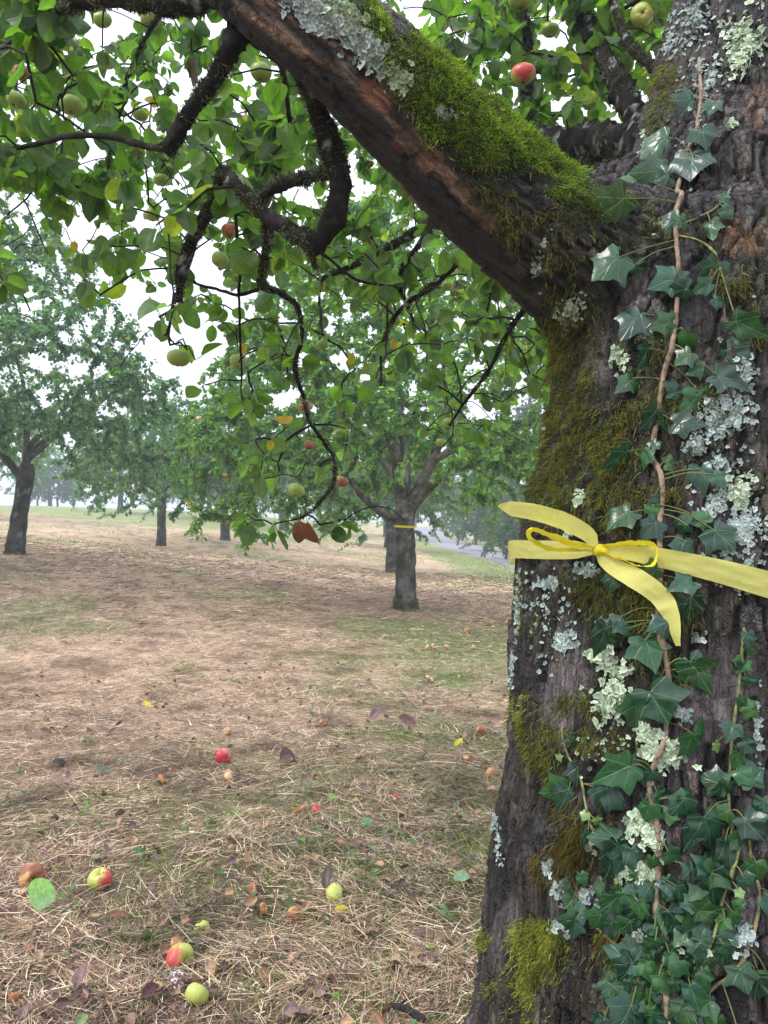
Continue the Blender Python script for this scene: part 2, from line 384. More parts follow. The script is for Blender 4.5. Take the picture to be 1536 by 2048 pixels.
m, nt, b, out = mat('mown_hay_ground'); M['ground'] = m
c = attr(nt, 'Col').outputs['Color']; g = N(nt, 'ShaderNodeTexCoord').outputs['Object']
mp = N(nt, 'ShaderNodeMapping'); mp.inputs['Scale'].default_value = (1, 2.2, 1); mp.inputs['Rotation'].default_value = (0, 0, 0.5); nt.links.new(g, mp.inputs[0])
fa = nz(nt, 38, 8, mp.outputs[0], 0.8); fb = nz(nt, 9, 5, g, 0.7)
c = mixrgb(nt, 1.0, c, ramp(nt, fa, [(0.30, grey(0.25)), (0.5, grey(0.9)), (0.7, grey(1.75))]), 'MULTIPLY')
c = mixrgb(nt, 1.0, c, ramp(nt, fb, [(0.3, (0.62, 0.58, 0.58)), (0.7, (1.3, 1.3, 1.28))]), 'MULTIPLY')
nt.links.new(c, b.inputs['Base Color']); b.inputs['Roughness'].default_value = 0.9; b.inputs['Specular IOR Level'].default_value = 0.15
bp = N(nt, 'ShaderNodeBump'); bp.inputs['Distance'].default_value = 0.03; nt.links.new(fa, bp.inputs['Height']); nt.links.new(bp.outputs[0], b.inputs['Normal'])

ang = np.linspace(0, 2 * np.pi, 721)[:-1]
# finer angles ahead, coarser behind
ang = np.concatenate([np.linspace(np.radians(48), np.radians(132), 560, endpoint=False), np.linspace(np.radians(132), np.radians(408), 240, endpoint=False)])
rad = 0.4 * (150 / 0.4) ** (np.linspace(0, 1, 420))
AA, RR = np.meshgrid(ang, rad); gx = (RR * np.cos(AA)).ravel(); gy = (RR * np.sin(AA)).ravel()
gz = terr(gx, gy)
gm = green_mask(gx, gy)
hay = np.array((0.70, 0.515, 0.355)); hayd = np.array((0.38, 0.25, 0.165)); grn = np.array((0.17, 0.28, 0.075))
q = np.stack([gx, gy, 0 * gx], -1)
dk = np.clip(sstep(-0.05, 0.4, fbm(q * np.array([1.1, 1.8, 1]), 4, 31)) * 0.35 + .85 * sstep(.08, .42, fbm(q * np.array([3.2, 6.0, 1]), 4, 33)), 0, 1)  # darker hay; the small streaks paint shadows between clumps
gc = mixc(hay[None], hayd[None], dk)
shade_litter = np.exp(-((gx - .3) / 3.5) ** 2 - ((gy - 11) / 3.2) ** 2) + np.exp(-((gx - .3) / 3.0) ** 2 - ((gy - 22) / 3) ** 2)  # tree shade and leaf litter, both put into the ground colour
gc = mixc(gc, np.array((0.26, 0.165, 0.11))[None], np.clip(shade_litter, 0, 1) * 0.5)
gc = mixc(gc, grn[None], gm * 0.75)
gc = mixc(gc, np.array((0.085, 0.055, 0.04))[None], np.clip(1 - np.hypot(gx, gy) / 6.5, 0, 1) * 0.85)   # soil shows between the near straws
na = len(ang); i = np.arange(len(rad) - 1)[:, None] * na; j = np.arange(na)[None, :]; j2 = (j + 1) % na
Fg = np.stack([i + j, i + j2, i + na + j2, i + na + j], -1).reshape(-1, 4)
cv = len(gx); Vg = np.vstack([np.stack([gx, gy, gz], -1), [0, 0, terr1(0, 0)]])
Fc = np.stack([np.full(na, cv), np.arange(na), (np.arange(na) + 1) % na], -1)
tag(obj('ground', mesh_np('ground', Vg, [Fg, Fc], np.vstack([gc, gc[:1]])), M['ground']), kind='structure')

# road
m, nt, b, out = mat('asphalt'); g = N(nt, 'ShaderNodeTexCoord').outputs['Object']
nt.links.new(ramp(nt, nz(nt, 1.5, 5, g), [(0.3, (0.22, 0.21, 0.235)), (0.7, (0.29, 0.28, 0.305))]), b.inputs['Base Color']); b.inputs['Roughness'].default_value = 0.75
T = unit(np.gradient(ROAD, axis=0)); Nn = np.stack([-T[:, 1], T[:, 0]], -1)
rows = []
for k, o_ in enumerate(np.linspace(-1.45, 1.45, 7)):
    p = ROAD + Nn * o_; rows.append(np.stack([p[:, 0], p[:, 1], terr0(p[:, 0], p[:, 1]) + 0.03 - 0.02 * (abs(o_) > 1.4)], -1))
V = np.stack(rows, 1).reshape(-1, 3); n = len(ROAD); i = np.arange(n - 1)[:, None] * 7; j = np.arange(6)[None, :]
tag(obj('road', mesh_np('road', V, [np.stack([i + j + 1, i + j, i + 7 + j, i + 7 + j + 1], -1).reshape(-1, 4)]), m), kind='structure')

# ---------------------------------------------------------------- blades (straw, grass, moss)
def blades(P, D, L, Wd, Nrm, bend, col, name, material, parent=None, segs=2):
    """flat tapering blades: base P, direction D, length L, width Wd, width axis from D x Nrm, bend vector"""
    n = len(P); D = unit(D); side = unit(np.cross(D, Nrm)); V = []
    for k in range(segs + 1):
        t = k / segs; ctr = P + D * (L * t)[:, None] + bend * (L * t * t)[:, None]
        w = (Wd * (1 - 0.75 * t) * 0.5)[:, None]
        V.append(ctr - side * w); V.append(ctr + side * w)
    V = np.stack(V, 1).reshape(-1, 3); s = 2 * (segs + 1); b0 = np.arange(n)[:, None] * s
    Fs = [np.stack([b0[:, 0] + 2 * k, b0[:, 0] + 2 * k + 1, b0[:, 0] + 2 * k + 3, b0[:, 0] + 2 * k + 2], -1) for k in range(segs)]
    C = np.repeat(col, s, 0)
    return obj(name, mesh_np(name, V, [np.concatenate(Fs)], C), material, parent)
def wedge(n, r0, r1, half, p=0.0):
    """points in a wedge ahead of the camera, density falling as 1/r^(1+p)"""
    a = np.radians(90) + (R(n) * 2 - 1) * np.radians(half)
    u = R(n); r = r0 * (r1 / r0) ** u if p else np.sqrt(r0 ** 2 + u * (r1 ** 2 - r0 ** 2))
    return r * np.cos(a), r * np.sin(a), r
n1, n2 = 260000, 150000
x1, y1, r1 = wedge(n1, 1.5, 6.0, 42, 1); x2, y2, r2 = wedge(n2, 5.0, 22, 40, 1)
x = np.concatenate([x1, x2]); y = np.concatenate([y1, y2]); r = np.concatenate([r1, r2]); n = n1 + n2
z = terr(x, y)
q = np.stack([x, y, 0 * x], -1)
flow = fbm(q * 0.8, 2, 41) * 5.0
th = np.where(R(n) < 0.35, flow + rng.normal(0, 0.5, n), R(n) * 2 * np.pi)
up = np.abs(rng.normal(0, 0.16, n)); D = np.stack([np.cos(th), np.sin(th), up], -1)
L = (0.025 + 0.125 * R(n) ** 2.4) * (1 + sstep(5, 20, r) * 1.2); Wd = (0.0014 + 0.0022 * R(n) ** 1.5) * (1 + sstep(3.5, 20, r) * 5)
bend = rng.normal(0, 0.25, (n, 3)); bend[:, 2] = -np.abs(bend[:, 2]) * 0.5
pal = np.array([(0.74, 0.56, 0.37), (0.60, 0.42, 0.28), (0.36, 0.22, 0.16), (0.82, 0.69, 0.50), (0.15, 0.085, 0.07), (0.24, 0.145, 0.11), (0.11, 0.065, 0.055), (0.66, 0.49, 0.36), (0.40, 0.33, 0.15), (0.14, 0.08, 0.06)])
col = pal[rng.integers(0, len(pal), n)] * (0.65 + 0.5 * R(n))[:, None] * (1 - 0.2 * sstep(0.0, .5, fbm(q * np.array([1.1, 1.8, 1]), 4, 31)))[:, None] * (1.12 - .62 * sstep(.02, .42, fbm(q * np.array([3.2, 6.0, 1]), 4, 33)))[:, None]  # straws darkened along the same painted clump shadows
gm = green_mask(x, y) * np.where(y < 6, .6, 1); isg = R(n) < gm * 0.3
col[isg] = np.array((0.16, 0.20, 0.08)) * (0.6 + 0.8 * R(isg.sum()))[:, None]
P = np.stack([x, y, z + R(n) * 0.022 * (1 + (r > 6) * .3)], -1)
cl_ = fbm(q * np.array([5.5, 7.5, 1]), 3, 47); P[:, 2] += .035 * np.maximum(cl_, 0) * (r < 8)
keep = (road_dist(x, y) > 1.6) & (R(n) < np.where(r < 6, .30 + .85 * sstep(-.22, .25, cl_), 1))
hayo = blades(P[keep], D[keep], L[keep], Wd[keep], np.tile([0, 0, 1.0], (keep.sum(), 1)) + rng.normal(0, .5, (keep.sum(), 3)), bend[keep], col[keep], 'mown_hay', M['straw'], segs=2)
tag(hayo, 'dry tan mown hay lying all over the orchard floor', 'hay', kind='stuff')
# green grass
n = 60000; x, y, r = wedge(n, 1.5, 30, 42, 1); gm = green_mask(x, y); keep = (R(n) < 0.03 + gm * 0.75) & (road_dist(x, y) > 1.5)
x, y, r = x[keep], y[keep], r[keep]; n = len(x)
tufts = [(wedge(1, 2.2, 9, 34, 1)[0][0], 0) for _ in range(0)] + [(-1.30, 3.45), (-1.05, 3.43), (0.05, 4.6), (-0.2, 4.55), (0.1, 4.45), (.55, 6.1)]
for cx, cy in tufts:
    k = 130; x = np.append(x, cx + rng.normal(0, .06, k)); y = np.append(y, cy + rng.normal(0, .06, k))
tx, ty, _t = wedge(90, 2.0, 11, 36, 1)
for cx, cy in zip(tx, ty):
    k = int(20 + 50 * R()); s_ = .02 + .05 * R(); x = np.append(x, cx + rng.normal(0, s_, k)); y = np.append(y, cy + rng.normal(0, s_, k))
n = len(x); r = np.hypot(x, y); z = terr(x, y)
D = np.stack([rng.normal(0, .5, n), rng.normal(0, .5, n), 0.8 + 0 * x], -1)
L = (0.025 + 0.06 * R(n)) * (1 + sstep(6, 25, r)); Wd = (0.0025 + .002 * R(n)) * (1 + sstep(4, 25, r) * 4)
col = np.array([(0.13, 0.22, 0.05), (0.18, 0.27, 0.07), (0.09, 0.16, 0.05), (0.27, 0.30, 0.09)])[rng.integers(0, 4, n)] * (0.7 + .6 * R(n))[:, None]
bend = rng.normal(0, .35, (n, 3)); bend[:, 2] = -np.abs(bend[:, 2])
gr = blades(np.stack([x, y, z], -1), D, L, Wd, rng.normal(0, 1, (n, 3)), bend, col, 'grass', M['grass'], segs=3)
tag(gr, 'short green grass growing up through the mown hay', 'grass', kind='stuff')

# ---------------------------------------------------------------- leaves
def leaf_template(nu=5, nv=10):
    t = np.linspace(0, 1, nv); u = np.linspace(-1, 1, nu)
    w = 0.37 * np.sin(np.pi * t ** 0.92) ** 0.58 * (1 - 0.10 * t); w[0] = 0.015; w[-1] = 0.004; w[1:-1:2] *= 1.03
    U, Tt = np.meshgrid(u, t); Wm = np.repeat(w[:, None], nu, 1)
    X = U * Wm; V = np.stack([X, Tt, 0 * X], -1).reshape(-1, 3)
    i = np.arange(nv - 1)[:, None] * nu; j = np.arange(nu - 1)[None, :]
    Fq = np.stack([i + j, i + j + 1, i + nu + j + 1, i + nu + j], -1).reshape(-1, 4)
    return V, Fq, np.stack([U, Tt, 0 * U], -1).reshape(-1, 3)
LT, LF, LU = leaf_template()
def leaves_mesh(name, B, D, Nn, L, col, petiole=0.25, wid=None, crimp=0.0):
    """B base of petiole, D direction, Nn upper-side normal, L blade length"""
    n = len(B); D = unit(D); Nn = unit(Nn - D * (Nn * D).sum(1, keepdims=True)); Sd = np.cross(D, Nn)
    k = len(LT); T = np.tile(LT[None], (n, 1, 1))
    wd = (0.85 + 0.45 * R(n)) if wid is None else wid
    T[..., 0] *= wd[:, None]
    fold = 0.15 + 0.55 * R(n); curl = rng.normal(0.12, 0.22, n) + crimp * rng.choice([-1, 1], n); fold = fold + crimp * R(n) * 1.4; tw = rng.normal(0, .25, n); ph = R(n) * 6.28
    ax = np.abs(T[..., 0]); tt = T[..., 1]
    zz = ax * fold[:, None] - curl[:, None] * tt ** 2 * 0.9 + T[..., 0] * tt * tw[:, None] * 1.5 + 0.035 * np.sin(tt * 9 + ph[:, None] + T[..., 0] * 6) * (ax * 3)
    T[..., 2] = zz
    org = B + D * (L * petiole)[:, None]
    V = org[:, None, :] + (Sd[:, None, :] * T[..., 0:1] + D[:, None, :] * T[..., 1:2] + Nn[:, None, :] * T[..., 2:3]) * L[:, None, None]
    Fq = (LF[None] + (np.arange(n) * k)[:, None, None]).reshape(-1, 4)
    C = np.repeat(col, k, 0); lc = np.tile(LU, (n, 1))
    # petioles: thin quads crossing
    w = Sd * 0.0011
    w2 = Nn * 0.0011; pe = np.stack([B - w, B + w, org + w, org - w, B - w2, B + w2, org + w2, org - w2], 1).reshape(-1, 3)
    o0 = n * k + np.arange(n)[:, None] * 8; Fp = np.concatenate([o0 + np.array([0, 1, 2, 3]), o0 + np.array([4, 5, 6, 7])])
    V = np.vstack([V.reshape(-1, 3), pe]); C = np.vstack([C, np.repeat(col * 0 + np.array((0.10, 0.11, 0.04)), 8, 0)])
    lc = np.vstack([lc, np.tile([0.5, 0.02, 0], (n * 8, 1))])
    return mesh_np(name, V, [Fq, Fp], C, lc)
def kites(name, B, D, Nn, L, col):
    n = len(B); D = unit(D); Nn = unit(Nn - D * (Nn * D).sum(1, keepdims=True)); Sd = np.cross(D, Nn)
    w = L * (0.28 + .14 * R(n)); f = L * 0.10
    V = np.stack([B, B + D * (L * .5)[:, None] + Sd * w[:, None] + Nn * f[:, None], B + D * L[:, None], B + D * (L * .5)[:, None] - Sd * w[:, None] + Nn * f[:, None]], 1).reshape(-1, 3)
    o = np.arange(n)[:, None] * 4; Ft = np.concatenate([o + [0, 1, 2], o + [0, 2, 3]])
    return mesh_np(name, V, [Ft], np.repeat(col, 4, 0), smooth=False)

# ---------------------------------------------------------------- growing twigs
def grow(paths, radii, targets, step, jit, arch=0.12, maxd=9.0, rtip=0.0012, pw=0.42, order=None):
    """paths: hand-placed limbs (each Nx3, joined only by nearness); targets: Mx3 twig ends. Returns nodes, parents, radii, target node ids"""
    cap = sum(len(p) for p in paths) + int(len(targets) * 60)
    P = np.zeros((cap, 3)); par = np.full(cap, -1); fix = np.zeros(cap); n = 0
    for p, r in zip(paths, radii):
        for k in range(len(p)):
            P[n] = p[k]; fix[n] = r[k]; par[n] = n - 1 if k else -1; n += 1
    nh = n; ends = []
    d0 = np.array([np.min(np.linalg.norm(P[:nh] - t, axis=1)) for t in targets])
    seq = np.argsort(d0) if order is None else order
    for ti in seq:
        t = targets[ti]; d = np.linalg.norm(P[:n] - t, axis=1) + 0.25 * np.maximum(0, P[:n, 2] * -1 + t[2])   # prefer hanging from above
        j = int(np.argmin(d)); dd = np.linalg.norm(P[j] - t)
        if dd > maxd or n > cap - 60: continue
        k = max(2, int(dd / step)); k = min(k, 50); u = np.arange(1, k + 1)[:, None] / k
        up = np.array([0, 0, 1.0]); path = P[j] * (1 - u) + t * u + up * (np.sin(u * np.pi) * arch * dd)
        nzv = np.cumsum(rng.normal(0, jit, (k, 3)), 0); nzv -= u * nzv[-1]; path = path + nzv
        for q_ in range(k):
            P[n] = path[q_]; par[n] = j if q_ == 0 else n - 1; n += 1
        ends.append((ti, n - 1))
    P, par, fix = P[:n], par[:n], fix[:n]
    cnt = np.zeros(n); 
    for _, e in ends: cnt[e] += 1
    for k in range(n - 1, -1, -1):
        if par[k] >= 0: cnt[par[k]] += cnt[k]
    r = rtip * np.maximum(cnt, 1) ** pw
    r = np.where(fix > 0, fix, r)
    for k in range(nh, n): r[k] = min(r[k], r[par[k]] * 0.95) if r[par[k]] > rtip * 1.3 else r[k]
    return P, par, r, ends, nh
def edges_mesh(name, P, par, r, start, col, sides=5, skip=None):
    k = np.arange(start, len(P)); k = k[par[k] >= 0]
    if skip is not None: k = k[~skip[k]]
    a = P[par[k]]; b_ = P[k]; ra = np.minimum(r[par[k]], r[k] * 1.35); rb = r[k]; d = unit(b_ - a)
    ref = np.where(np.abs(d[:, 2:3]) > 0.9, [[1.0, 0, 0]], [[0, 0, 1.0]]); s1 = unit(np.cross(d, ref)); s2 = np.cross(d, s1)
    th = np.arange(sides) / sides * 2 * np.pi; n = len(k)
    ring = s1[:, None] * np.cos(th)[None, :, None] + s2[:, None] * np.sin(th)[None, :, None]
    ext = d * (rb * .4)[:, None]
    V = np.concatenate([(a - ext)[:, None] + ring * ra[:, None, None], (b_ + ext)[:, None] + ring * rb[:, None, None]], 1).reshape(-1, 3)
    o = np.arange(n)[:, None, None] * (2 * sides); j = np.arange(sides); j2 = (j + 1) % sides
    Fq = (o + np.stack([j, j2, j2 + sides, j + sides], -1)[None]).reshape(-1, 4)
    c = np.repeat(np.asarray(col)[None] * (0.6 + 0.8 * R((n, 1))), 2 * sides, 0)
    return mesh_np(name, V, [Fq], c)
def twig_leaves(P, par, ends, back, per, jitter, tipbias=True):
    """points and directions along the last `back` nodes of each twig"""
    B = []; D = []
    for _, e in ends:
        k = e; s = 0
        while s < back and par[k] >= 0:
            a = P[par[k]]; b_ = P[k]; m_ = per if s > 0 else per + 2
            t = R((m_, 1)); B.append(a + (b_ - a) * t); D.append(np.repeat((b_ - a)[None], m_, 0))
            k = par[k]; s += 1
    B = np.vstack(B); D = unit(np.vstack(D)); return B + rng.normal(0, jitter, B.shape), D
# ---------------------------------------------------------------- the big foreground apple tree: trunk and two main limbs, one continuous skin
def limb_pts(L): return np.array([PX(a, b_, c_) for a, b_, c_, _ in L]), np.array([q_[3] for q_ in L])
TR = [(1440, 3050, 1.33, .56), (1425, 2700, 1.31, .50), (1412, 2350, 1.30, .43), (1405, 2048, 1.30, .382), (1388, 1750, 1.30, .342), (1372, 1500, 1.30, .305), (1358, 1300, 1.30, .281), (1360, 1100, 1.30, .266), (1378, 950, 1.31, .252), (1392, 800, 1.32, .246), (1402, 640, 1.34, .245), (1400, 520, 1.36, .215)]
LL = [(1370, 680, 1.34, .19), (1250, 570, 1.31, .155), (1110, 485, 1.27, .118), (970, 370, 1.22, .099), (810, 208, 1.17, .087), (630, 62, 1.13, .073), (470, -60, 1.10, .062), (320, -190, 1.08, .052), (120, -330, 1.1, .036), (-80, -420, 1.15, .02)]
LR = [(1430, 640, 1.37, .22), (1450, 450, 1.39, .20), (1480, 300, 1.43, .185), (1508, 150, 1.48, .178), (1532, 0, 1.53, .172), (1565, -200, 1.6, .15), (1600, -450, 1.75, .11), (1640, -800, 1.95, .06)]
skel = []
acc = Acc()
for Lx in (TR, LL, LR):
    P, r = limb_pts(Lx); Pr = smooth_path(np.hstack([P, r[:, None]]), 5)
    skel.append(Pr)
    V, Fq, Fc = tube(Pr[:, :3], Pr[:, 3], 24); o0 = acc.n; acc.add(V, Fq); acc.F3.append(Fc + o0)
# saddle, roots and lumps
def ball(c, r, n=14):
    th = np.linspace(0, np.pi, n)[1:-1]; P = np.array(c) + np.stack([0 * th, 0 * th, -np.cos(th) * r], -1)
    V, Fq, Fc = tube(P, np.sin(th) * r, 16); o0 = acc.n; acc.add(V, Fq); acc.F3.append(Fc + o0)
ball(PX(1235, 420, 1.42), .085); ball(PX(1075, 585, 1.27), .04); ball(PX(1500, 500, 1.22), .075); ball(PX(1130, 1720, 1.22), .10)
base = PX(1425, 2700, 1.31)
for a in (100, 165, 215, 290, 350, 40):
    d = np.array([math.cos(math.radians(a)), math.sin(math.radians(a)), 0]); P = np.array([base * [1, 1, 0] + d * .25 + [0, 0, .45], base * [1, 1, 0] + d * .42 + [0, 0, .16], base * [1, 1, 0] + d * .62 + [0, 0, .02], base * [1, 1, 0] + d * .85 + [0, 0, -.06]])
    V, Fq, Fc = tube(smooth_path(P, 5), np.linspace(.15, .05, 16), 12); o0 = acc.n; acc.add(V, Fq); acc.F3.append(Fc + o0)
raw = obj('raw', acc.mesh('raw'))
mm = raw.modifiers.new('r', 'REMESH'); mm.mode = 'VOXEL'; mm.voxel_size = 0.0135
mm = raw.modifiers.new('s', 'SMOOTH'); mm.iterations = 12; mm.factor = 0.6
mm = raw.modifiers.new('u', 'SUBSURF'); mm.levels = 2
ev = raw.evaluated_get(bpy.context.evaluated_depsgraph_get()); me = bpy.data.meshes.new_from_object(ev)
bpy.data.objects.remove(raw)
nv = len(me.vertices); V = np.zeros(nv * 3, np.float32); me.vertices.foreach_get('co', V); V = V.reshape(-1, 3).astype(float)
Nr = np.zeros(nv * 3, np.float32); me.vertices.foreach_get('normal', Nr); Nr = Nr.reshape(-1, 3).astype(float)
lv = np.zeros(len(me.loops), np.int32); me.loops.foreach_get('vertex_index', lv); Fq = lv.reshape(-1, 4)
print('trunk verts', nv)
best = np.full(nv, 9.0); cen = np.zeros((nv, 3)); axd = np.zeros((nv, 3)); arc = np.zeros(nv); which = np.zeros(nv, int)
for w_, Pr in enumerate(skel):
    s = 0.0
    for k in range(len(Pr) - 1):
        a, b_ = Pr[k, :3], Pr[k + 1, :3]; ab = b_ - a; ln = np.linalg.norm(ab); t = np.clip(((V - a) @ ab) / ln ** 2, 0, 1); c_ = a + t[:, None] * ab
        d = np.linalg.norm(V - c_, axis=1) - (Pr[k, 3] * (1 - t) + Pr[k + 1, 3] * t); n_ = d < best
        best = np.where(n_, d, best); cen[n_] = c_[n_]; axd[n_] = ab / ln; arc = np.where(n_, s + t * ln, arc); which[n_] = w_; s += ln
perp = V - cen
cdir = unit(np.array([(0, 0, 1.0), (-.80, -.12, .59), (.12, .12, 1.0)]))[which]     # one lasting grain direction per limb
perp = perp - cdir * (perp * cdir).sum(1, keepdims=True)
q = perp + cdir * (arc * 0.30)[:, None] + which[:, None] * 5.0
px, py = proj(V); front = ((V - [0, 0, EYE]) * Nr).sum(1) < 0
def zone(L, soft=0.35, nzs=14, seed=70, amt=.35):
    r = np.zeros(nv); nn = amt * fbm(V * nzs, 3, seed)
    for e in L:
        cx, cy, rx, ry, rot, st = e; a = math.radians(rot); dx, dy = px - cx, py - cy
        u = (dx * math.cos(a) + dy * math.sin(a)) / rx; v = (-dx * math.sin(a) + dy * math.cos(a)) / ry
        r = np.maximum(r, st * sstep(1 + soft, 1 - soft, np.sqrt(u * u + v * v) + nn))
    return r * front
ZM_B = [(905, 212, 155, 70, 40, 1), (1075, 307, 118, 28, 34, 1), (720, 25, 75, 26, 50, .9), (830, 130, 60, 45, 30, .8), (1185, 398, 90, 22, 10, .9)]
ZM_O = [(1240, 455, 170, 45, 5, .7), (1160, 545, 90, 75, 30, .6), (1030, 440, 110, 45, 40, .55), (1135, 780, 55, 240, 3, .85), (1195, 900, 130, 120, 0, 1), (1280, 965, 120, 55, -10, 1), (1190, 660, 100, 60, 10, .75), (1110, 960, 40, 120, 8, .8), (1180, 1060, 120, 40, -10, .6),
        (1190, 1175, 110, 45, 10, .75), (1290, 1210, 120, 60, 0, .7), (1180, 1405, 70, 28, 0, .8), (1185, 1478, 75, 26, 5, .8), (1085, 1500, 30, 75, -5, .8), (1045, 1480, 24, 60, 0, .7), (1330, 1330, 60, 40, 0, .8), (1165, 1275, 70, 60, 0, .5), (1490, 560, 70, 34, 10, .8), (1525, 650, 40, 60, 0, .8), (1410, 800, 60, 60, 0, .3), (1100, 1240, 60, 60, 0, .4),
        (1180, 1950, 120, 70, 5, .6), (1460, 1900, 50, 60, 0, .35), (1400, 1330, 30, 20, 0, .6), (1270, 690, 90, 60, 0, .5), (1290, 800, 80, 50, 0, .5), (1030, 1150, 22, 60, 5, .4), (1440, 1180, 50, 40, 0, .4), (1335, 170, 25, 40, 10, .7), (1330, 230, 30, 60, 20, .3)]
ZM_Y = [(1075, 1905, 58, 75, -12, 1), (1040, 1955, 60, 30, -30, .8), (955, 1880, 35, 22, 0, .6), (938, 1960, 20, 22, 0, .7), (1055, 2020, 40, 40, 0, .6), (1035, 1420, 30, 40, 0, .35)]
ZM_R = [(1150, 1700, 55, 62, 0, 1), (1110, 1740, 50, 40, 0, .7), (1160, 1640, 60, 40, 10, .6), (1240, 1880, 50, 30, 0, .5)]
mB, mO, mY, mR = zone(ZM_B), zone(ZM_O, amt=.5), zone(ZM_Y), zone(ZM_R)
back = (~front) * sstep(0.1, 0.4, fbm(V * 5, 3, 77)) * .6
fine = (0.25 + 0.75 * sstep(-.30, .15, fbm(V * 30, 3, 78))) * (.25 + .75 * sstep(-.22, .05, fbm(V * np.array([11, 11, 7]), 3, 178)))
nob = 1 - sstep(44, 30, np.abs(py - np.interp(px, [1030, 1190, 1310, 1400, 1470, 1540, 1700], [1099, 1098, 1110, 1132, 1150, 1172, 1215]))) * front
mBf, mOf, mYf, mRf = mB * (.4 + .6 * fine), np.maximum(mO, back) * fine * nob, mY * fine, mR * fine
moss = np.maximum.reduce([mBf, mOf, mYf, mRf])
smooth_z = zone([(1128, 1385, 42, 105, 8, 1), (1130, 1300, 26, 60, 0, .8), (1435, 1400, 75, 100, 0, 1), (1475, 1330, 45, 60, 0, .8), (1190, 745, 32, 26, -30, .9), (1105, 1800, 14, 40, 0, .9), (1180, 1600, 30, 20, 0, .6), (1200, 1500, 34, 26, 0, 1), (1430, 1100, 40, 70, 0, .6), (1400, 760, 40, 60, 0, .5),
                 (1370, 1500, 60, 40, 0, .6), (1490, 1800, 20, 60, 0, .8), (1105, 1110, 30, 30, 40, .7), (1330, 1640, 45, 40, 0, .6), (1190, 1790, 60, 40, 0, .35), (1480, 1090, 40, 50, 0, .6), (1010, 1850, 22, 70, 15, .7), (1420, 1000, 60, 60, 0, .4)], nzs=9, seed=71)
und = (which == 1) * sstep(0.35, -0.35, Nr[:, 2] * 0.8 + Nr[:, 0] * .6 + 0.25 * fbm(q * 14, 2, 72)) * sstep(1060, 960, px)     # stripped wood on the limb's underside
redp = zone([(748, 190, 40, 20, 40, 1), (690, 175, 20, 45, -30, .0), (850, 330, 18, 12, 45, .6), (800, 290, 22, 12, 50, .6), (935, 385, 16, 8, 0, .5), (1465, 478, 38, 34, 0, .9), (1512, 480, 40, 26, -50, .9), (1515, 215, 26, 60, 10, .5)], nzs=20, seed=73, amt=.25)
# crags
qu = perp * 58 + cdir * (arc * 5.5)[:, None]
f1, e1, id1 = voro(q * np.array([1, 1, 1]) * 26 + 0.35 * np.stack([fbm(q * 40, 2, 80), fbm(q * 40, 2, 81), fbm(q * 40, 2, 82)], -1), 90)
f2_, e2, id2 = voro(q * 62 + 0.3 * np.stack([fbm(q * 90, 2, 83)] * 3, -1), 94)
crack = sstep(0.01, 0.12, e1); crack2 = sstep(0.0, 0.16, e2)
terr_ = np.round(2.5 * (fbm(q * np.array([34, 34, 34]), 3, 184) + 1)) / 2.5 - 1
ridge = 1 - np.abs(fbm(q * np.array([22, 22, 22]), 3, 84)) * 2.2
rough = (1 - 0.75 * smooth_z) * (1 - .55 * und)
h = 0.012 * fbm(V * 5, 2, 85) + .003 * fbm(V * 14, 2, 86)
h = h + rough * (0.009 * (crack - 1) + 0.006 * (id1 - .5) * crack + 0.0035 * (crack2 - 1) + 0.004 * (id2 - .5) * crack2 + 0.002 * ridge + .006 * terr_)
h = h + 0.0025 * smooth_z * np.floor(2.5 * (fbm(q * 18, 2, 87) + 1)) * .6
h = h + und * (0.010 * fbm(qu * .6, 3, 88) + 0.005 * np.round(2 * fbm(qu * .45, 2, 89)))
h = h + .006 * moss + .001 * fbm(V * 150, 1, 91)
V2 = V + Nr * h[:, None]
# colour of the bark, with the cracks darkened to paint shade into them
g1 = fbm(q * 18, 4, 92)
c_ = mixc(np.array((0.022, 0.017, 0.014))[None], np.array((0.150, 0.118, 0.110))[None], sstep(-.5, .75, g1 + .6 * (id1 - .5) + .5 * terr_))
c_ = c_ * (0.12 + .88 * crack * (0.35 + 0.65 * crack2))[:, None]
c_ = mixc(c_, np.array((0.215, 0.185, 0.188))[None] * (0.85 + .5 * (id2[:, None] - .5)), smooth_z * sstep(-.7, .1, g1 + .35))
wood = mixc(np.array((0.020, 0.014, 0.012))[None], np.array((0.42, 0.27, 0.165))[None], sstep(-.05, .45, fbm(qu, 4, 93)))
c_ = mixc(c_, wood, und * .85)
c_ = mixc(c_, np.where(px[:, None] > 1400, np.array((0.24, 0.13, 0.06))[None], np.array((0.42, 0.185, 0.10))[None]) * (1 + .5 * fbm(V * 60, 2, 95))[:, None], redp * .9)
tanp = zone([(690, 130, 13, 45, -28, 1)], nzs=20, amt=.2); c_ = mixc(c_, np.array((0.23, 0.20, 0.16))[None], tanp)
gl = zone([(1330, 60, 70, 140, 0, .5), (1430, 620, 200, 500, 0, .35), (1050, 1250, 60, 300, 0, .5), (1150, 1700, 250, 400, 0, .25), (1490, 1300, 60, 600, 0, .4), (650, 40, 160, 60, 40, .5)], amt=.2)
crust = gl * sstep(0.30, .42, fbm(V * 34, 3, 96)) * crack
c_ = mixc(c_, np.array((0.30, 0.33, 0.32))[None], crust)
algae = sstep(.05, .4, fbm(V * 9, 3, 97)) * (1 - smooth_z) * .5
c_ = mixc(c_, np.array((0.075, 0.075, 0.03))[None], algae * (1 - und))
mcol = mixc(np.array((0.045, 0.075, 0.010))[None], np.array((0.045, 0.044, 0.012))[None], np.clip(mOf - mBf, 0, 1))
c_ = mixc(c_, mcol, np.clip(moss * 1.1, 0, 1) * .85)

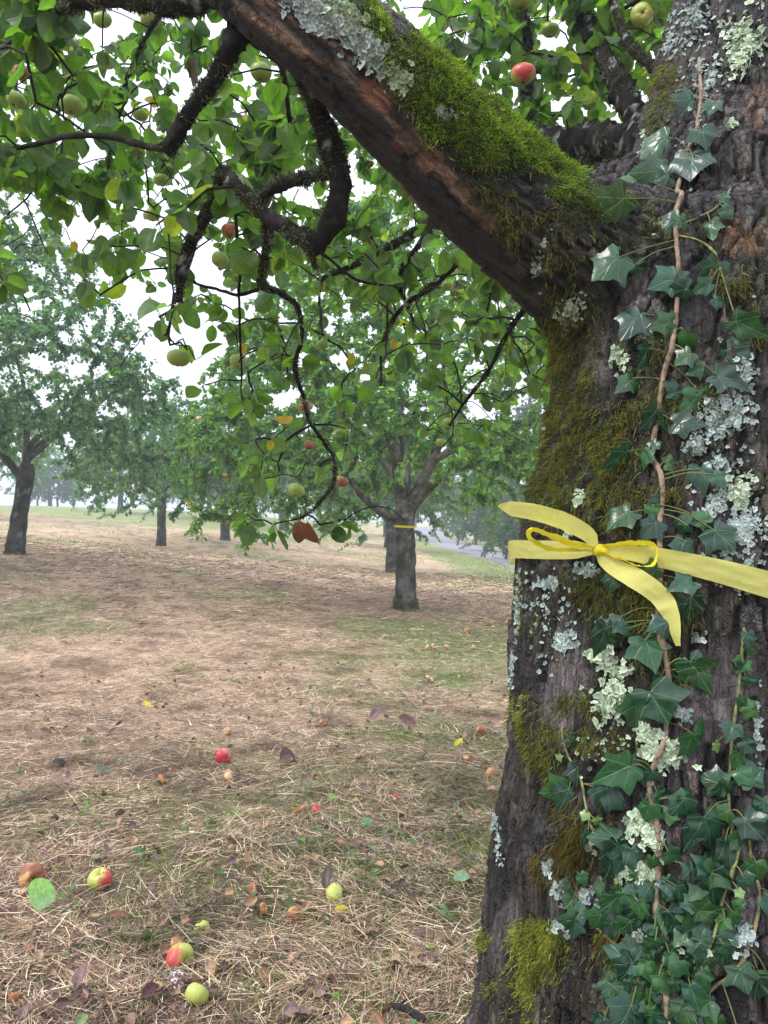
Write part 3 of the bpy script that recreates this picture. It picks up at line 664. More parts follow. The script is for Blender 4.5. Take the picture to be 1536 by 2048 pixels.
BIG = empty('apple_tree', (PX(1425, 2700, 1.31)[0], 1.31, terr1(.57, 1.31)), 'big mossy apple tree in the foreground, ivy climbing its lichen covered trunk', 'tree')
inv = np.array(BIG.location)
def bigpart(name, me_, mt):
    o = obj(name, me_, mt, BIG); return o
tme = mesh_np('trunk', V2 - inv, [Fq], c_, q)
mk_ = np.stack([rough * (1 - np.clip(moss, 0, 1)) * (1 - und), und, moss], -1).astype(np.float32); tme.attributes.new('mask', 'FLOAT_VECTOR', 'POINT').data.foreach_set('vector', mk_.ravel())
trunk = bigpart('trunk', tme, M['bark'])
bpy.data.meshes.remove(me)
sub = Fq; bvh = BVHTree.FromPolygons([tuple(v) for v in V2.tolist()], sub.tolist())
cam_o = Vector((0, 0, EYE))
def hit(px_, py_):
    d = Vector(((px_ - 768) / F, 1.0, -(py_ - 1024) / F)).normalized()
    loc, nrm, idx, dist = bvh.ray_cast(cam_o, d)
    if loc is None: return None, None
    if nrm.dot(d) > 0: nrm = -nrm
    return np.array(loc), np.array(nrm)
# smoothed normals field for laying things on the bark
def vis(Pts):
    """True where a point lies in front of, or inside the outline of, the trunk as seen from the path (kept free of leaves)"""
    o_ = np.zeros(len(Pts), bool)
    for k, p in enumerate(Pts):
        v_ = Vector(p) - cam_o; ln = v_.length
        if ln < 0.9: o_[k] = True; continue
        h_ = bvh.ray_cast(cam_o, v_ / ln)
        if h_[0] is not None and h_[3] > ln - 0.05: o_[k] = True
    return o_

# moss: strands standing off the bark
def moss_part(mask, dens, cols, L0, name, hang=.6, w=.0016):
    p = np.clip(mask, 0, 1) ** 1.25 * dens; p = np.where(front, p, p * .25)
    k = rng.poisson(p); idx = np.repeat(np.arange(nv), k); n = len(idx)
    B = V2[idx] + rng.normal(0, .0022, (n, 3)); nn = Nr[idx]
    D = nn * 0.8 + rng.normal(0, .45, (n, 3)) + np.array([0, 0, -hang])
    L = L0 * (0.5 + R(n)); bend = rng.normal(0, .3, (n, 3)) + [0, 0, -.4 * hang]
    ck = np.asarray(cols)[rng.integers(0, len(cols), n)] * (0.6 + .8 * R(n))[:, None] * (0.85 + 0.5 * fbm(B * 25, 2, 99))[:, None]
    print(name, n)
    return tag(blades(B - inv, D, L, np.full(n, w) * (0.7 + .6 * R(n)), rng.normal(0, 1, (n, 3)), bend, ck, 'moss', M['moss'], BIG), kind='stuff')
moss_part(mBf, 6, [(0.14, 0.26, 0.02), (0.22, 0.36, 0.03), (0.05, 0.09, 0.015), (0.22, 0.26, 0.05)], .0065, 'bright', .3, .0014)
moss_part(mOf, 3, [(0.13, 0.145, 0.022), (0.18, 0.18, 0.035), (0.08, 0.095, 0.018), (0.18, 0.24, 0.035), (0.20, 0.16, 0.05), (0.035, 0.04, 0.01)], .0085, 'olive', .6, .0013)
moss_part(mYf, 6, [(0.26, 0.29, 0.03), (0.20, 0.24, 0.03), (0.30, 0.32, 0.07), (0.13, 0.14, 0.02)], .0065, 'yellow', .3, .0013)
moss_part(mRf, 3, [(0.12, 0.085, 0.015), (0.08, 0.07, 0.015), (0.15, 0.11, 0.02), (0.09, 0.10, 0.02)], .012, 'rusty', .5)

# lichen patches
def lichen(cx, cy, rx, ry, rot, n, size, cols, lab):
    A = Acc(); a = math.radians(rot); cols = np.asarray(cols)
    size = size * .72; n = int(n * 1.35)
    sub_ = [(R() * 6.28, R() ** .6) for _ in range(6)]
    for _ in range(n):
        t = R() * 6.283; rr = abs(rng.normal(0, .52)); s0_ = sub_[int(R() * 6)]
        u, v = rx * (rr * math.cos(t) + .6 * s0_[1] * math.cos(s0_[0])), ry * (rr * math.sin(t) + .6 * s0_[1] * math.sin(s0_[0]))
        P, nn = hit(cx + u * math.cos(a) - v * math.sin(a), cy + u * math.sin(a) + v * math.cos(a))
        if P is None: continue
        nn = unit(nn + rng.normal(0, .24, 3) + [0, 0, .1]); s1 = unit(np.cross(nn, rng.normal(0, 1, 3))); s2 = np.cross(nn, s1)
        s = size * (0.5 + R()); k = 12; th = np.arange(k) / k * 2 * np.pi; ro = s * (0.45 + 0.85 * R(k)); up = s * (0.02 + .25 * R(k))
        ring1 = P + (s1 * np.cos(th)[:, None] + s2 * np.sin(th)[:, None]) * (ro * .55)[:, None] + nn * (s * .12 + .003)
        ring2 = P + (s1 * np.cos(th + .1)[:, None] + s2 * np.sin(th + .1)[:, None]) * ro[:, None] + nn * (up + .003)[:, None]
        Vv = np.vstack([[P + nn * .002], ring1, ring2]); j = np.arange(k); j2 = (j + 1) % k
        c0 = cols[rng.integers(len(cols))] * (0.55 + .45 * R()); C = np.vstack([[c0 * .8], np.tile(c0 * .95, (k, 1)), np.tile(c0 * 1.1, (k, 1))])
        o0 = A.n; A.add(Vv - inv, np.stack([0 * j, 1 + j, 1 + j2], -1), C); A.F4.append(np.stack([1 + j, 1 + k + j, 1 + k + j2, 1 + j2], -1) + o0)
    if A.n: tag(obj('lichen', A.mesh('lichen', smooth=False), M['lichen'], BIG), lab)
GRN = [(0.50, 0.62, 0.42), (0.44, 0.56, 0.38), (0.58, 0.68, 0.50), (0.36, 0.46, 0.31)]
BLU = [(0.40, 0.49, 0.46), (0.48, 0.56, 0.52), (0.30, 0.38, 0.36), (0.36, 0.46, 0.38)]
for a_ in [(1450, 900, 75, 190, 5, 150, .0042, BLU, None), (1470, 1120, 50, 90, 0, 60, .004, BLU, None), (1100, 1240, 60, 110, 0, 70, .004, BLU, None), (1210, 1480, 60, 90, 0, 50, .004, GRN, None), (1400, 200, 60, 160, 0, 110, .004, BLU, None), (1225, 1405, 27, 50, 5, 150, .0075, GRN, 'pale green leafy lichen'), (1215, 1320, 34, 20, 20, 70, .0075, GRN, None), (1245, 1345, 20, 14, 0, 30, .006, GRN, None), (1290, 1462, 26, 16, 30, 60, .007, GRN, None), (1335, 1515, 28, 32, 40, 130, .0075, GRN, None), (1300, 1505, 18, 16, 0, 40, .007, GRN, None),
           (1270, 1650, 26, 26, 0, 80, .007, GRN, None), (1305, 1680, 22, 18, 30, 60, .007, GRN, None), (1178, 1692, 13, 11, 0, 22, .006, GRN, None), (1275, 1740, 34, 20, 0, 80, .006, GRN, None), (1487, 1878, 18, 25, 0, 55, .006, BLU, None), (1100, 1165, 24, 14, -10, 50, .007, BLU, None), (1125, 1285, 26, 22, 20, 55, .006, BLU, None),
           (1238, 725, 17, 26, 0, 50, .007, GRN, None), (1290, 670, 20, 22, 0, 50, .006, GRN, None), (1450, 835, 45, 55, 0, 260, .0052, BLU, 'blue grey crusty lichen'), (1395, 890, 22, 25, 0, 70, .005, BLU, None), (1490, 745, 22, 32, 0, 80, .005, BLU, None), (1480, 980, 24, 30, 0, 90, .006, GRN, None), (1490, 1050, 38, 42, 20, 180, .005, BLU, None), (1430, 1010, 18, 22, 0, 50, .005, BLU, None), (1450, 925, 20, 20, 0, 50, .0045, BLU, None),
           (1140, 625, 24, 40, 20, 70, .006, GRN, None), (1060, 1090, 12, 10, 0, 24, .006, BLU, None), (1140, 1065, 12, 10, 0, 24, .006, GRN, None), (1165, 1790, 16, 14, 0, 40, .0055, BLU, None), (1125, 1850, 20, 16, 0, 50, .005, BLU, None), (1120, 1780, 14, 20, 0, 40, .005, BLU, None), (1360, 1430, 22, 14, 0, 40, .0045, BLU, None), (1180, 1140, 22, 12, 0, 34, .006, BLU, None), (1160, 1000, 9, 24, 10, 24, .005, GRN, None), (1515, 1450, 10, 60, 0, 50, .0045, BLU, None),
           (640, 35, 125, 32, 38, 420, .0075, BLU, 'grey green lichen crust on the limb'), (735, 100, 55, 26, 50, 150, .007, BLU, None), (690, 30, 50, 26, 30, 110, .007, GRN, None), (800, 160, 22, 34, -40, 50, .006, GRN, None), (890, 222, 22, 12, 30, 26, .006, BLU, None), (1080, 520, 16, 40, 10, 40, .004, BLU, None),
           (1485, 85, 42, 62, 10, 260, .007, GRN, None), (1400, 40, 50, 55, 0, 130, .0055, BLU, None), (1345, 90, 22, 55, 5, 70, .005, BLU, None), (1420, 160, 30, 40, 0, 50, .005, BLU, None), (1465, 250, 14, 12, 0, 22, .005, GRN, None), (1290, 300, 16, 30, 10, 30, .005, GRN, None),
           (1395, 1900, 26, 14, 20, 30, .006, GRN, None), (1280, 1870, 18, 20, 0, 30, .0045, BLU, None), (1000, 1700, 8, 60, -8, 40, .0045, BLU, None), (1035, 1230, 8, 90, 3, 60, .0045, BLU, None), (1025, 1340, 7, 60, 3, 40, .004, BLU, None), (985, 1620, 7, 40, -8, 26, .004, BLU, None), (1210, 1245, 18, 12, 0, 26, .0045, BLU, None), (1095, 1735, 12, 22, 0, 26, .0045, BLU, None), (1400, 1275, 14, 12, 0, 20, .004, BLU, None), (1300, 1560, 14, 14, 0, 20, .004, BLU, None)]:
    lichen(*a_)

# ---------------------------------------------------------------- hand-placed branches of the big tree
HB = {
 'b1': [(478, 60, 1.12, .017), (440, 140, 1.18, .014), (385, 215, 1.25, .0135), (345, 285, 1.3, .0135), (333, 305, 1.31, .012)],
 'b1b': [(340, 292, 1.3, .0075), (280, 288, 1.34, .006), (180, 270, 1.40, .0058), (90, 282, 1.46, .005), (0, 303, 1.52, .004), (-120, 335, 1.6, .003)],
 'top': [(480, -50, 1.12, .022), (400, 0, 1.20, .019), (330, 8, 1.24, .018), (250, -8, 1.3, .016), (150, 2, 1.4, .014), (90, 40, 1.48, .011), (40, 85, 1.55, .008), (-40, 120, 1.65, .005)],
 'top2': [(120, 20, 1.44, .011), (100, -50, 1.5, .010), (60, -180, 1.6, .008)],
 'b2': [(600, 120, 1.17, .019), (635, 215, 1.21, .018), (662, 290, 1.24, .0165), (680, 370, 1.25, .0155), (665, 440, 1.26, .0165), (632, 490, 1.27, .018), (626, 515, 1.27, .006), (632, 535, 1.27, .002)],
 'b2b': [(682, 340, 1.25, .010), (620, 358, 1.32, .0095), (560, 374, 1.38, .009), (530, 395, 1.42, .009), (528, 402, 1.42, .004)],
 'b2c': [(632, 482, 1.27, .0165), (575, 458, 1.34, .014), (520, 420, 1.42, .0125), (475, 372, 1.50, .012), (446, 345, 1.56, .012)],
 'b3': [(446, 340, 1.56, .013), (432, 400, 1.60, .012), (400, 450, 1.66, .0115), (378, 495, 1.70, .013), (362, 545, 1.72, .012), (358, 605, 1.74, .008)],
 'b3b': [(350, 585, 1.74, .004), (342, 640, 1.76, .0035), (338, 675, 1.78, .003), (352, 690, 1.8, .0015)],
 'm': [(536, 430, 1.42, .010), (530, 520, 1.62, .008), (525, 570, 1.78, .0075), (570, 592, 1.88, .007), (597, 620, 1.95, .0065), (603, 680, 2.0, .006), (594, 730, 2.03, .006), (606, 790, 2.06, .0055), (622, 850, 2.08, .005), (660, 905, 2.1, .0042), (672, 935, 2.1, .004), (662, 980, 2.1, .0035), (615, 1030, 2.1, .003), (560, 1045, 2.1, .002)],
 'm2': [(622, 852, 2.08, .0035), (575, 880, 2.12, .003), (556, 925, 2.14, .002)], 'm3': [(622, 850, 2.08, .0035), (660, 850, 2.1, .0025), (692, 856, 2.1, .0015)],
 'm4': [(525, 573, 1.78, .005), (470, 590, 1.85, .0045), (420, 575, 1.9, .004), (372, 560, 1.95, .003)], 'm5': [(575, 455, 1.5, .004), (640, 500, 1.7, .004), (720, 560, 1.9, .0035), (800, 575, 2.05, .003)],
 'm6': [(470, 430, 1.6, .004), (478, 560, 1.8, .0035), (482, 700, 1.95, .003), (485, 800, 2.05, .002)],
 'back': [(1330, 340, 1.55, .065), (1270, 300, 1.78, .052), (1200, 290, 1.95, .046), (1120, 290, 2.1, .042), (1040, 272, 2.3, .036), (960, 215, 2.5, .03), (860, 120, 2.8, .024), (740, 0, 3.1, .018), (600, -150, 3.4, .012)],
 'back2': [(1120, 310, 2.1, .03), (1180, 345, 1.95, .03), (1260, 345, 1.8, .03)],
 'back3': [(1230, 500, 1.55, .04), (1120, 400, 1.85, .035), (1000, 400, 2.2, .028), (880, 440, 2.5, .02), (820, 470, 2.65, .014), (730, 520, 2.8, .011), (640, 560, 2.95, .008)],
 'back4': [(1000, 400, 2.2, .016), (935, 500, 2.25, .011), (880, 560, 2.3, .009), (800, 620, 2.35, .007), (765, 690, 2.4, .005), (762, 770, 2.42, .003)],
 'back5': [(880, 440, 2.5, .012), (830, 500, 2.5, .010), (800, 560, 2.55, .008), (830, 650, 2.6, .005)],
 'back6': [(1100, 560, 2.0, .010), (1030, 640, 2.1, .008), (975, 740, 2.2, .006), (925, 810, 2.25, .004), (900, 850, 2.3, .003)],
 'up1': [(1300, 280, 1.75, .03), (1180, 60, 2.1, .022), (1100, -120, 2.4, .016), (1000, -300, 2.7, .01)],
 'up2': [(1330, 150, 1.75, .014), (1260, 90, 1.9, .011), (1225, 0, 2.0, .009), (1200, -100, 2.1, .006)],
 'up3': [(1040, 272, 2.3, .018), (1060, 120, 2.35, .015), (1040, 0, 2.4, .012), (1000, -150, 2.5, .008)],
 'up4': [(700, -20, 1.3, .02), (620, -120, 1.6, .016), (420, -160, 2.1, .012), (200, -120, 2.6, .009), (60, 40, 2.9, .006)],
 'up5': [(420, -160, 2.1, .010), (300, 60, 2.3, .007), (240, 200, 2.4, .005), (215, 350, 2.5, .003)],
 'up6': [(520, 40, 1.25, .008), (560, 130, 1.5, .006), (580, 260, 1.8, .005), (560, 340, 2.0, .003)],
}
HP = {}
for k_, L_ in HB.items():
    a_ = np.array([np.append(PX(u, v, w_), r_) for u, v, w_, r_ in L_]); HP[k_] = smooth_path(a_, max(3, 5))
def densify(Pr, step):
    out = [Pr[0]]
    for a_, b_ in zip(Pr[:-1], Pr[1:]):
        k = max(1, int(np.linalg.norm(b_[:3] - a_[:3]) / step)); 
        for t in range(1, k + 1): out.append(a_ + (b_ - a_) * t / k)
    return np.array(out)
for k_ in HP:
    Pr = densify(HP[k_], 0.02); HP[k_] = Pr
    thick = Pr[:, 3].max()
    jit_ = np.cumsum(rng.normal(0, .0012, (len(Pr), 3)), 0) * (thick < .012); Pr[:, :3] += jit_ - np.linspace(0, 1, len(Pr))[:, None] * jit_[-1]
    A = Acc(); Pd = densify(Pr, 0.006) if thick > .008 else densify(Pr, .012)
    rr = Pd[:, 3] * (1 + 0.25 * fbm(Pd[:, :3] * 30, 2, 5))
    V, Fq_, Fc_ = tube(Pd[:, :3], rr, 18 if thick > .008 else 8, .42 if thick > .008 else .12, 62, seed=3)
    cc = mixc(np.array((0.008, 0.007, 0.006))[None], np.array((0.040, 0.035, 0.029))[None], sstep(-.1, .7, fbm(V * 50, 3, 6)))
    if thick > .008: cc = mixc(cc, np.array((0.26, 0.29, 0.26))[None], .8 * sstep(.30, .42, fbm(V * 45, 4, 8)))
    A.add(V - inv, Fq_, cc)
    if Fc_ is not None: A.F3.append(Fc_)
    o = obj('branch', A.mesh('branch'), M['limb_bark'], BIG)
    if thick > .008:            # ragged moss and lichen fuzz on the old wood
        n = int(len(V) * 3.6); idx = rng.integers(0, len(V), n); cen_ = Pd[np.clip(idx // 18, 0, len(Pd) - 1), :3]; nn = unit(V[idx] - cen_ + 1e-6)
        fz = fbm(V[idx] * 22, 2, 12) > -.05; idx, nn = idx[fz], nn[fz]; n = len(idx)
        ck = np.array([(0.05, 0.06, 0.018), (0.035, 0.035, 0.014), (0.16, 0.19, 0.14), (0.03, 0.025, 0.015)])[rng.integers(0, 4, n)]
        tag(blades(V[idx] - inv, nn + rng.normal(0, .5, (n, 3)), .002 + .006 * R(n) ** 2, np.full(n, .0026), rng.normal(0, 1, (n, 3)), rng.normal(0, .4, (n, 3)), ck, 'moss', M['moss'], o), kind='stuff')

# density of leaves over the crown as cells of 96 photo pixels (0-9)
DM = ["9999887788999995", "9999988769999971", "9999987647999960", "8899987653247310", "4689998766531100", "3378899777776510", "1024667888886200", "0012464688874000", "0000133457762000", "0000023432530000", "0000022210000000", "0000001000000000"]
APP = [  # hanging apples: px, py, diameter px, material, label
 (141, 211, 42, 'ap_green', 'round green apple hanging above the long thin branch at the upper left'), (300, 40, 38, 'ap_green', 'green apple hanging just under the top branch, beside the tall twig'),
 (205, 40, 36, 'ap_green', 'dull green apple half hidden by the bent end of the top branch'), (460, 462, 34, 'ap_peach', 'small orange tinted apple among the leaves beside the lichen grey branch'),
 (357, 716, 44, 'ap_green', 'big green apple hanging lowest at the left edge of the drooping leaves, sky behind it'), (476, 722, 34, 'ap_green', 'green apple with a brown spot hanging under the yellow leaf'),
 (593, 981, 33, 'ap_green', 'flat green apple hanging near the tip of the lowest drooping twig'), (684, 963, 26, 'ap_rot', 'withered red orange apple hanging at the lowest drooping twig'),
 (883, 886, 22, 'ap_green', 'pale green apple hanging in front of the forked tree'), (900, 845, 27, 'ap_green', 'green apple with a rotten spot just above the pale one by the forked tree'),
 (1283, 30, 44, 'ap_yellow', 'yellow green apple showing its dark calyx at the top beside the trunk'), (1040, 0, 46, 'ap_green', 'green apple cut by the top edge of the picture above the mossy limb'),
 (1046, 148, 48, 'ap_blush', 'large red flushed apple in the backlit leaves between limb and trunk'), (610, 812, 26, 'ap_peach', 'peach coloured apple hanging beside the long dark twig'), (619, 890, 22, 'ap_peach', 'small orange apple below the peach one on the drooping twig'),
 (522, 145, 42, 'ap_green', 'dark green apple hanging right under the stripped limb'), (280, 228, 32, 'ap_green', 'green apple in the leaves between the thin branch and the thick dark one'), (42, 145, 30, 'ap_peach', 'ruddy apple high at the left edge'),
 (32, 200, 36, 'ap_green', 'green apple at the left edge below the ruddy one'), (322, 360, 30, 'ap_green', 'green apple below the elbow of the dark branch'), (305, 430, 30, 'ap_green', 'dull green apple deep in the dense leaves at middle left'),
 (440, 520, 34, 'ap_green', 'green apple hanging beside the thick broken branch end'), (1130, 275, 24, 'ap_green', 'little green apple showing over the horizontal lichen covered bough'), (645, 690, 26, 'ap_green', 'green apple hanging behind the long drooping twig'),
 (895, 572, 22, 'ap_green', 'small green apple hanging in the leaves below the mossy limb'), (790, 635, 20, 'ap_green', 'small green apple beside the yellow leaf under the limb'), (1100, 60, 34, 'ap_green', 'green apple high in the backlit leaves beside the forked twigs')]
tg = []; forced = []
for (u, v, dpx, mt, lb) in APP:
    Y = float(np.clip(0.058 / dpx * F, 1.9, 3.0)); c0 = PX(u, v, Y); rad_ = dpx / 2 / F * Y
    tg.append(c0 + [0, 0, rad_ * 1.15 + .012]); forced.append(len(tg) - 1)
for p_ in [(510, 1040, 2.1), (548, 1050, 2.1), (640, 1050, 2.12), (665, 1045, 2.12), (690, 1040, 2.12), (600, 1035, 2.1), (880, 900, 2.6), (905, 870, 2.6), (560, 945, 2.15), (640, 930, 2.15), (510, 880, 2.1), (545, 880, 2.15), (600, 880, 2.1), (500, 930, 2.2), (340, 690, 1.9), (410, 770, 2.0), (375, 700, 2.0), (170, 560, 1.9), (200, 590, 1.9), (60, 620, 1.7), (5, 560, 1.4)]:
    tg.append(PX(*p_))
nt0 = len(tg)
tries = 0
while len(tg) < nt0 + 1200 and tries < 30000:
    tries += 1
    u = R() * 2000 - 380; v = R() * 1400 - 320
    ci, ri = int(np.clip(u // 96, 0, 15)), int(np.clip(v // 96, 0, 11))
    d = int(DM[ri][ci]) / 9.0
    if v < -60: d = .7  # crown leaves above the view, added to shade what hangs below
    if u > 1050 and v < 100: d = 1.0
    if R() > d ** 1.5: continue
    if u < 600 and v < 620: Y = 1.45 + 2.4 * R() ** 1.1
    elif u < 600: Y = 1.75 + 1.2 * R()
    else: Y = 1.9 + 2.0 * R()
    if u > 1050: Y = 1.95 + 1.7 * R()
    tg.append(PX(u, v, Y))
tg = np.array(tg)
P, par, r, ends, nh = grow([HP[k][:, :3] for k in HP], [HP[k][:, 3] for k in HP], tg, 0.04, 0.0055, .10, 2.2, .0018, .40)
hid = vis(P); hid[:nh] = False
ends = [e for e in ends if not hid[e[1]] or e[0] < len(APP)]
bigpart('twigs', edges_mesh('twigs', P - inv, par, r, nh, (0.018, 0.014, 0.011), 5, hid), M['twig'])
B = []; D = []
for _, e in ends:                                  # leaves stand in tufts on short spurs along the twig
    k = e
    for s in range(5):
        if par[k] < 0: break
        if s == 0 or R() < (.50 if P[k][2] > 2.15 else .42 if P[k][2] > 2.0 else .12):
            m_ = int(rng.integers(3, 6) if P[k][2] > 1.9 else rng.integers(2, 5)); B.append(np.repeat(P[k][None], m_, 0)); D.append(np.repeat((P[k] - P[par[k]])[None], m_, 0))
        k = par[k]
B = np.vstack(B); D = unit(np.vstack(D)); B = B + rng.normal(0, .003, B.shape)
pxl, pyl = proj(B); ok = ~vis(B)
L = 0.036 + 0.027 * R(len(B)); Dd = unit(D * .35 + rng.normal(0, .60, B.shape) + [0, 0, -.55])
ok &= ~vis(B + Dd * (L * 1.25)[:, None])
cellc = np.clip((pxl // 96).astype(int), 0, 15); cellr = np.clip((pyl // 96).astype(int), 0, 11)
dens = np.array([[int(c) for c in row] for row in DM])[cellr, cellc] / 9.0
inside = (pxl > 0) & (pxl < 1536) & (pyl > 0) & (pyl < 1150)
ok &= ~((np.hypot(pxl - 606, pyl - 1035) < 42) & (B[:, 1] < 2.12))
ok &= ~(inside & (dens < .2) & (R(len(B)) < .8))
for (u, v, dpx, mt, lb) in APP:                    # fruit in view has pushed the leaves aside
    Ya = float(np.clip(0.058 / dpx * F, 1.9, 3.0)); tq = B + Dd * (L * .7)[:, None]; pu, pv = proj(tq)
    ok &= ~((np.hypot(pu - u, pv - v) < dpx * .5 + 27) & (tq[:, 1] < Ya + .02) & (R(len(B)) < .97))
B, L, Dd = B[ok], L[ok], Dd[ok]; n = len(B); print('near leaves', n)
Nn = rng.normal(0, .7, (n, 3)) + [0, -.15, .55]
pal = np.array([(0.085, 0.150, 0.028), (0.065, 0.125, 0.032), (0.055, 0.105, 0.040), (0.105, 0.165, 0.030), (0.075, 0.125, 0.050)])
col = pal[rng.integers(0, 5, n)] * (0.75 + .5 * R(n))[:, None]
col *= (.54 + .55 * R((n, 1))) * np.array((.95, 1, 1.15)); u_ = R(n); col[u_ < .004] = (0.30, 0.20, 0.03); col[(u_ > .010) & (u_ < .014)] = (0.08, 0.03, 0.015); col[(u_ > .018) & (u_ < .05)] = (0.16, 0.18, 0.04)
bigpart('crown', leaves_mesh('crown', B - inv, Dd, Nn, L, col), M['leaf'])
# the withered brown leaf pair and a few yellow leaves the photo shows
def single_leaf(name, px_, py_, Y, L_, d, nn, col_, parent=BIG, lab=None, wid=1.0, material='leaf'):
    p = PX(px_, py_, Y); o_ = obj(name, leaves_mesh(name, np.array([p - inv]), np.array([d], float), np.array([nn], float), np.array([L_]), np.array([col_]), wid=np.array([wid])), M[material], parent)
    if lab: tag(o_, lab)
    return o_
single_leaf('withered_leaf', 598, 1030, 2.08, .062, (.05, 0, -1), (.3, -1, .2), (0.20, 0.075, 0.03), lab='curled brown withered leaf', material='litter')
single_leaf('withered_leaf', 612, 1032, 2.07, .066, (.25, .1, -1), (-.8, -1, .2), (0.16, 0.055, 0.022), lab='curled brown withered leaf', material='litter')
for u, v in ((490, 690), (548, 885), (785, 682), (705, 710), (150, 485)):
    single_leaf('yellow_leaf', u, v - 8, 2.0, .028, (rng.normal(0, .4), 0, -1), (.2, -1, .3), (0.24, 0.16, 0.02))
for u, v in ((380, 110), (388, 130), (1300, 30), (1310, 60), (1100, 745)):
    single_leaf('withered_leaf', u, v - 8, 2.3 if u > 1000 else 1.9, .05, (rng.normal(0, .3), .1, -1), (.9, -.6, .3), (0.12, 0.045, 0.025), wid=.6, material='litter')

# ---------------------------------------------------------------- apples
def apple_profile(r, k=14):
    th = np.linspace(0, np.pi, k); 
    rr = r * (np.sin(th) ** 0.85) * (1.03 + 0.06 * np.cos(th)); z = r * 0.92 * np.cos(th)
    z -= r * 0.36 * np.exp(-(rr / (0.33 * r)) ** 2) * (np.cos(th) > 0); z += r * 0.22 * np.exp(-(rr / (0.28 * r)) ** 2) * (np.cos(th) < 0)
    return rr, z
AM = {}
def apple_mesh(rad, seed, wrinkle=0.0, flat=1.0):
    rr, z = apple_profile(rad, 22); k = 28; th = np.arange(k) / k * 2 * np.pi
    P = np.stack([0 * z, 0 * z, z], -1)
    V = np.stack([rr[:, None] * np.cos(th), rr[:, None] * np.sin(th), np.repeat(z[:, None], k, 1) * flat], -1).reshape(-1, 3)
    nrm = unit(V + 1e-9); rib = 0.02 * np.cos(5 * np.arctan2(V[:, 1], V[:, 0])) * rad
    V = V + nrm * (rib + rad * 0.05 * fbm(V / rad * 1.2, 2, seed) + rad * wrinkle * (fbm(V / rad * 2.2, 3, seed + 4)))[:, None]
    i = np.arange(len(rr) - 1)[:, None] * k; j = np.arange(k)[None, :]; j2 = (j + 1) % k
    return mesh_np('apple', V, [np.stack([i + j, i + k + j, i + k + j2, i + j2], -1).reshape(-1, 4)])
def apple(loc, rad, mt, label, rot=(0, 0, 0), group=None, wrinkle=0.0, flat=1.0, stem=True, calyx=True, name='apple'):
    root = empty(name, loc, label, 'apple', group)
    o = obj('fruit', apple_mesh(rad, int(R() * 999), wrinkle, flat), M[mt], root)
    if stem:
        V, Fq_, Fc_ = tube(smooth_path([(0, 0, rad * .45), (rad * .05, 0, rad * .9), (rad * .2, rad * .05, rad * 1.25)], 4), .0012, 6); A = Acc(); A.add(V, Fq_, (0.09, 0.06, 0.03)); A.F3.append(Fc_); obj('stalk', A.mesh('stalk'), M['twig'], root)
    if calyx:
        A = Acc()
        for a in range(5):
            t = a * 1.257; c = np.array([math.cos(t), math.sin(t), 0]); s = np.array([-math.sin(t), math.cos(t), 0]); z0 = -rad * (.70 * flat)
            A.add(np.array([c * rad * .05 - s * rad * .07 + [0, 0, z0], c * rad * .05 + s * rad * .07 + [0, 0, z0], c * rad * .2 + [0, 0, z0 - rad * .22]]), [[0, 1, 2]], (0.06, 0.04, 0.02))
        obj('calyx', A.mesh('calyx', False), M['litter'], root)
    root.rotation_euler = rot
    return root
for (u, v, dpx, mt, lb) in APP:
    Y = float(np.clip(0.058 / dpx * F, 1.9, 3.0)); rad_ = dpx / 2 / F * Y
    rt = (math.radians(rng.normal(0, 12)), math.radians(rng.normal(0, 12)), R() * 6)
    if (u, v) == (1283, 30): rt = (math.radians(-75), 0, math.radians(-10))
    apple(PX(u, v, Y), rad_, mt, lb, rt, 'apples hanging in the big tree', .12 if mt == 'ap_rot' else 0, .85)
#@@PART3
# ---------------------------------------------------------------- the yellow ribbon tied round the trunk
def strip(P, Wd, wid_, name, mt, parent, cols=7, crumple=.0012):
    P = np.asarray(P, float); n = len(P); wid = np.asarray(wid_) * .88; T = unit(np.gradient(P, axis=0)); Wd = unit(Wd - T * (Wd * T).sum(1, keepdims=True)); Nn = np.cross(T, Wd)
    s = np.linspace(-.5, .5, cols); V = P[:, None] + Wd[:, None] * (s[None, :, None] * np.broadcast_to(wid, (n,))[:, None, None])
    V = V.reshape(-1, 3); V = V + np.repeat(Nn, cols, 0) * (crumple * fbm(V * 60, 3, 8) * 2 + crumple * fbm(V * 200, 2, 9) + crumple * 1.3 * np.sin(np.tile(s, n) * 14 + 3 * fbm(V * 18, 1, 11)) * fbm(V * 25, 2, 12))[:, None]
    i = np.arange(n - 1)[:, None] * cols; j = np.arange(cols - 1)[None, :]
    return obj(name, mesh_np(name, V - np.array(parent.location), [np.stack([i + j, i + j + 1, i + cols + j + 1, i + cols + j], -1).reshape(-1, 4)]), M[mt], parent)
KN = hit(1190, 1098)[0] + np.array([0, -.020, 0])
RB = empty('yellow_ribbon', KN, 'wide yellow fleece ribbon tied in a bow round the big foreground trunk', 'ribbon')
C0 = np.array([PX(1361, 1100, 1.30)[0], 1.30])
phi = np.linspace(0, 2 * np.pi, 181)[:-1]; zz = []; rr_ = []
bx = [1030, 1040, 1110, 1190, 1310, 1400, 1470, 1540, 1700]; by = [1099, 1098, 1100, 1098, 1110, 1132, 1150, 1172, 1215]
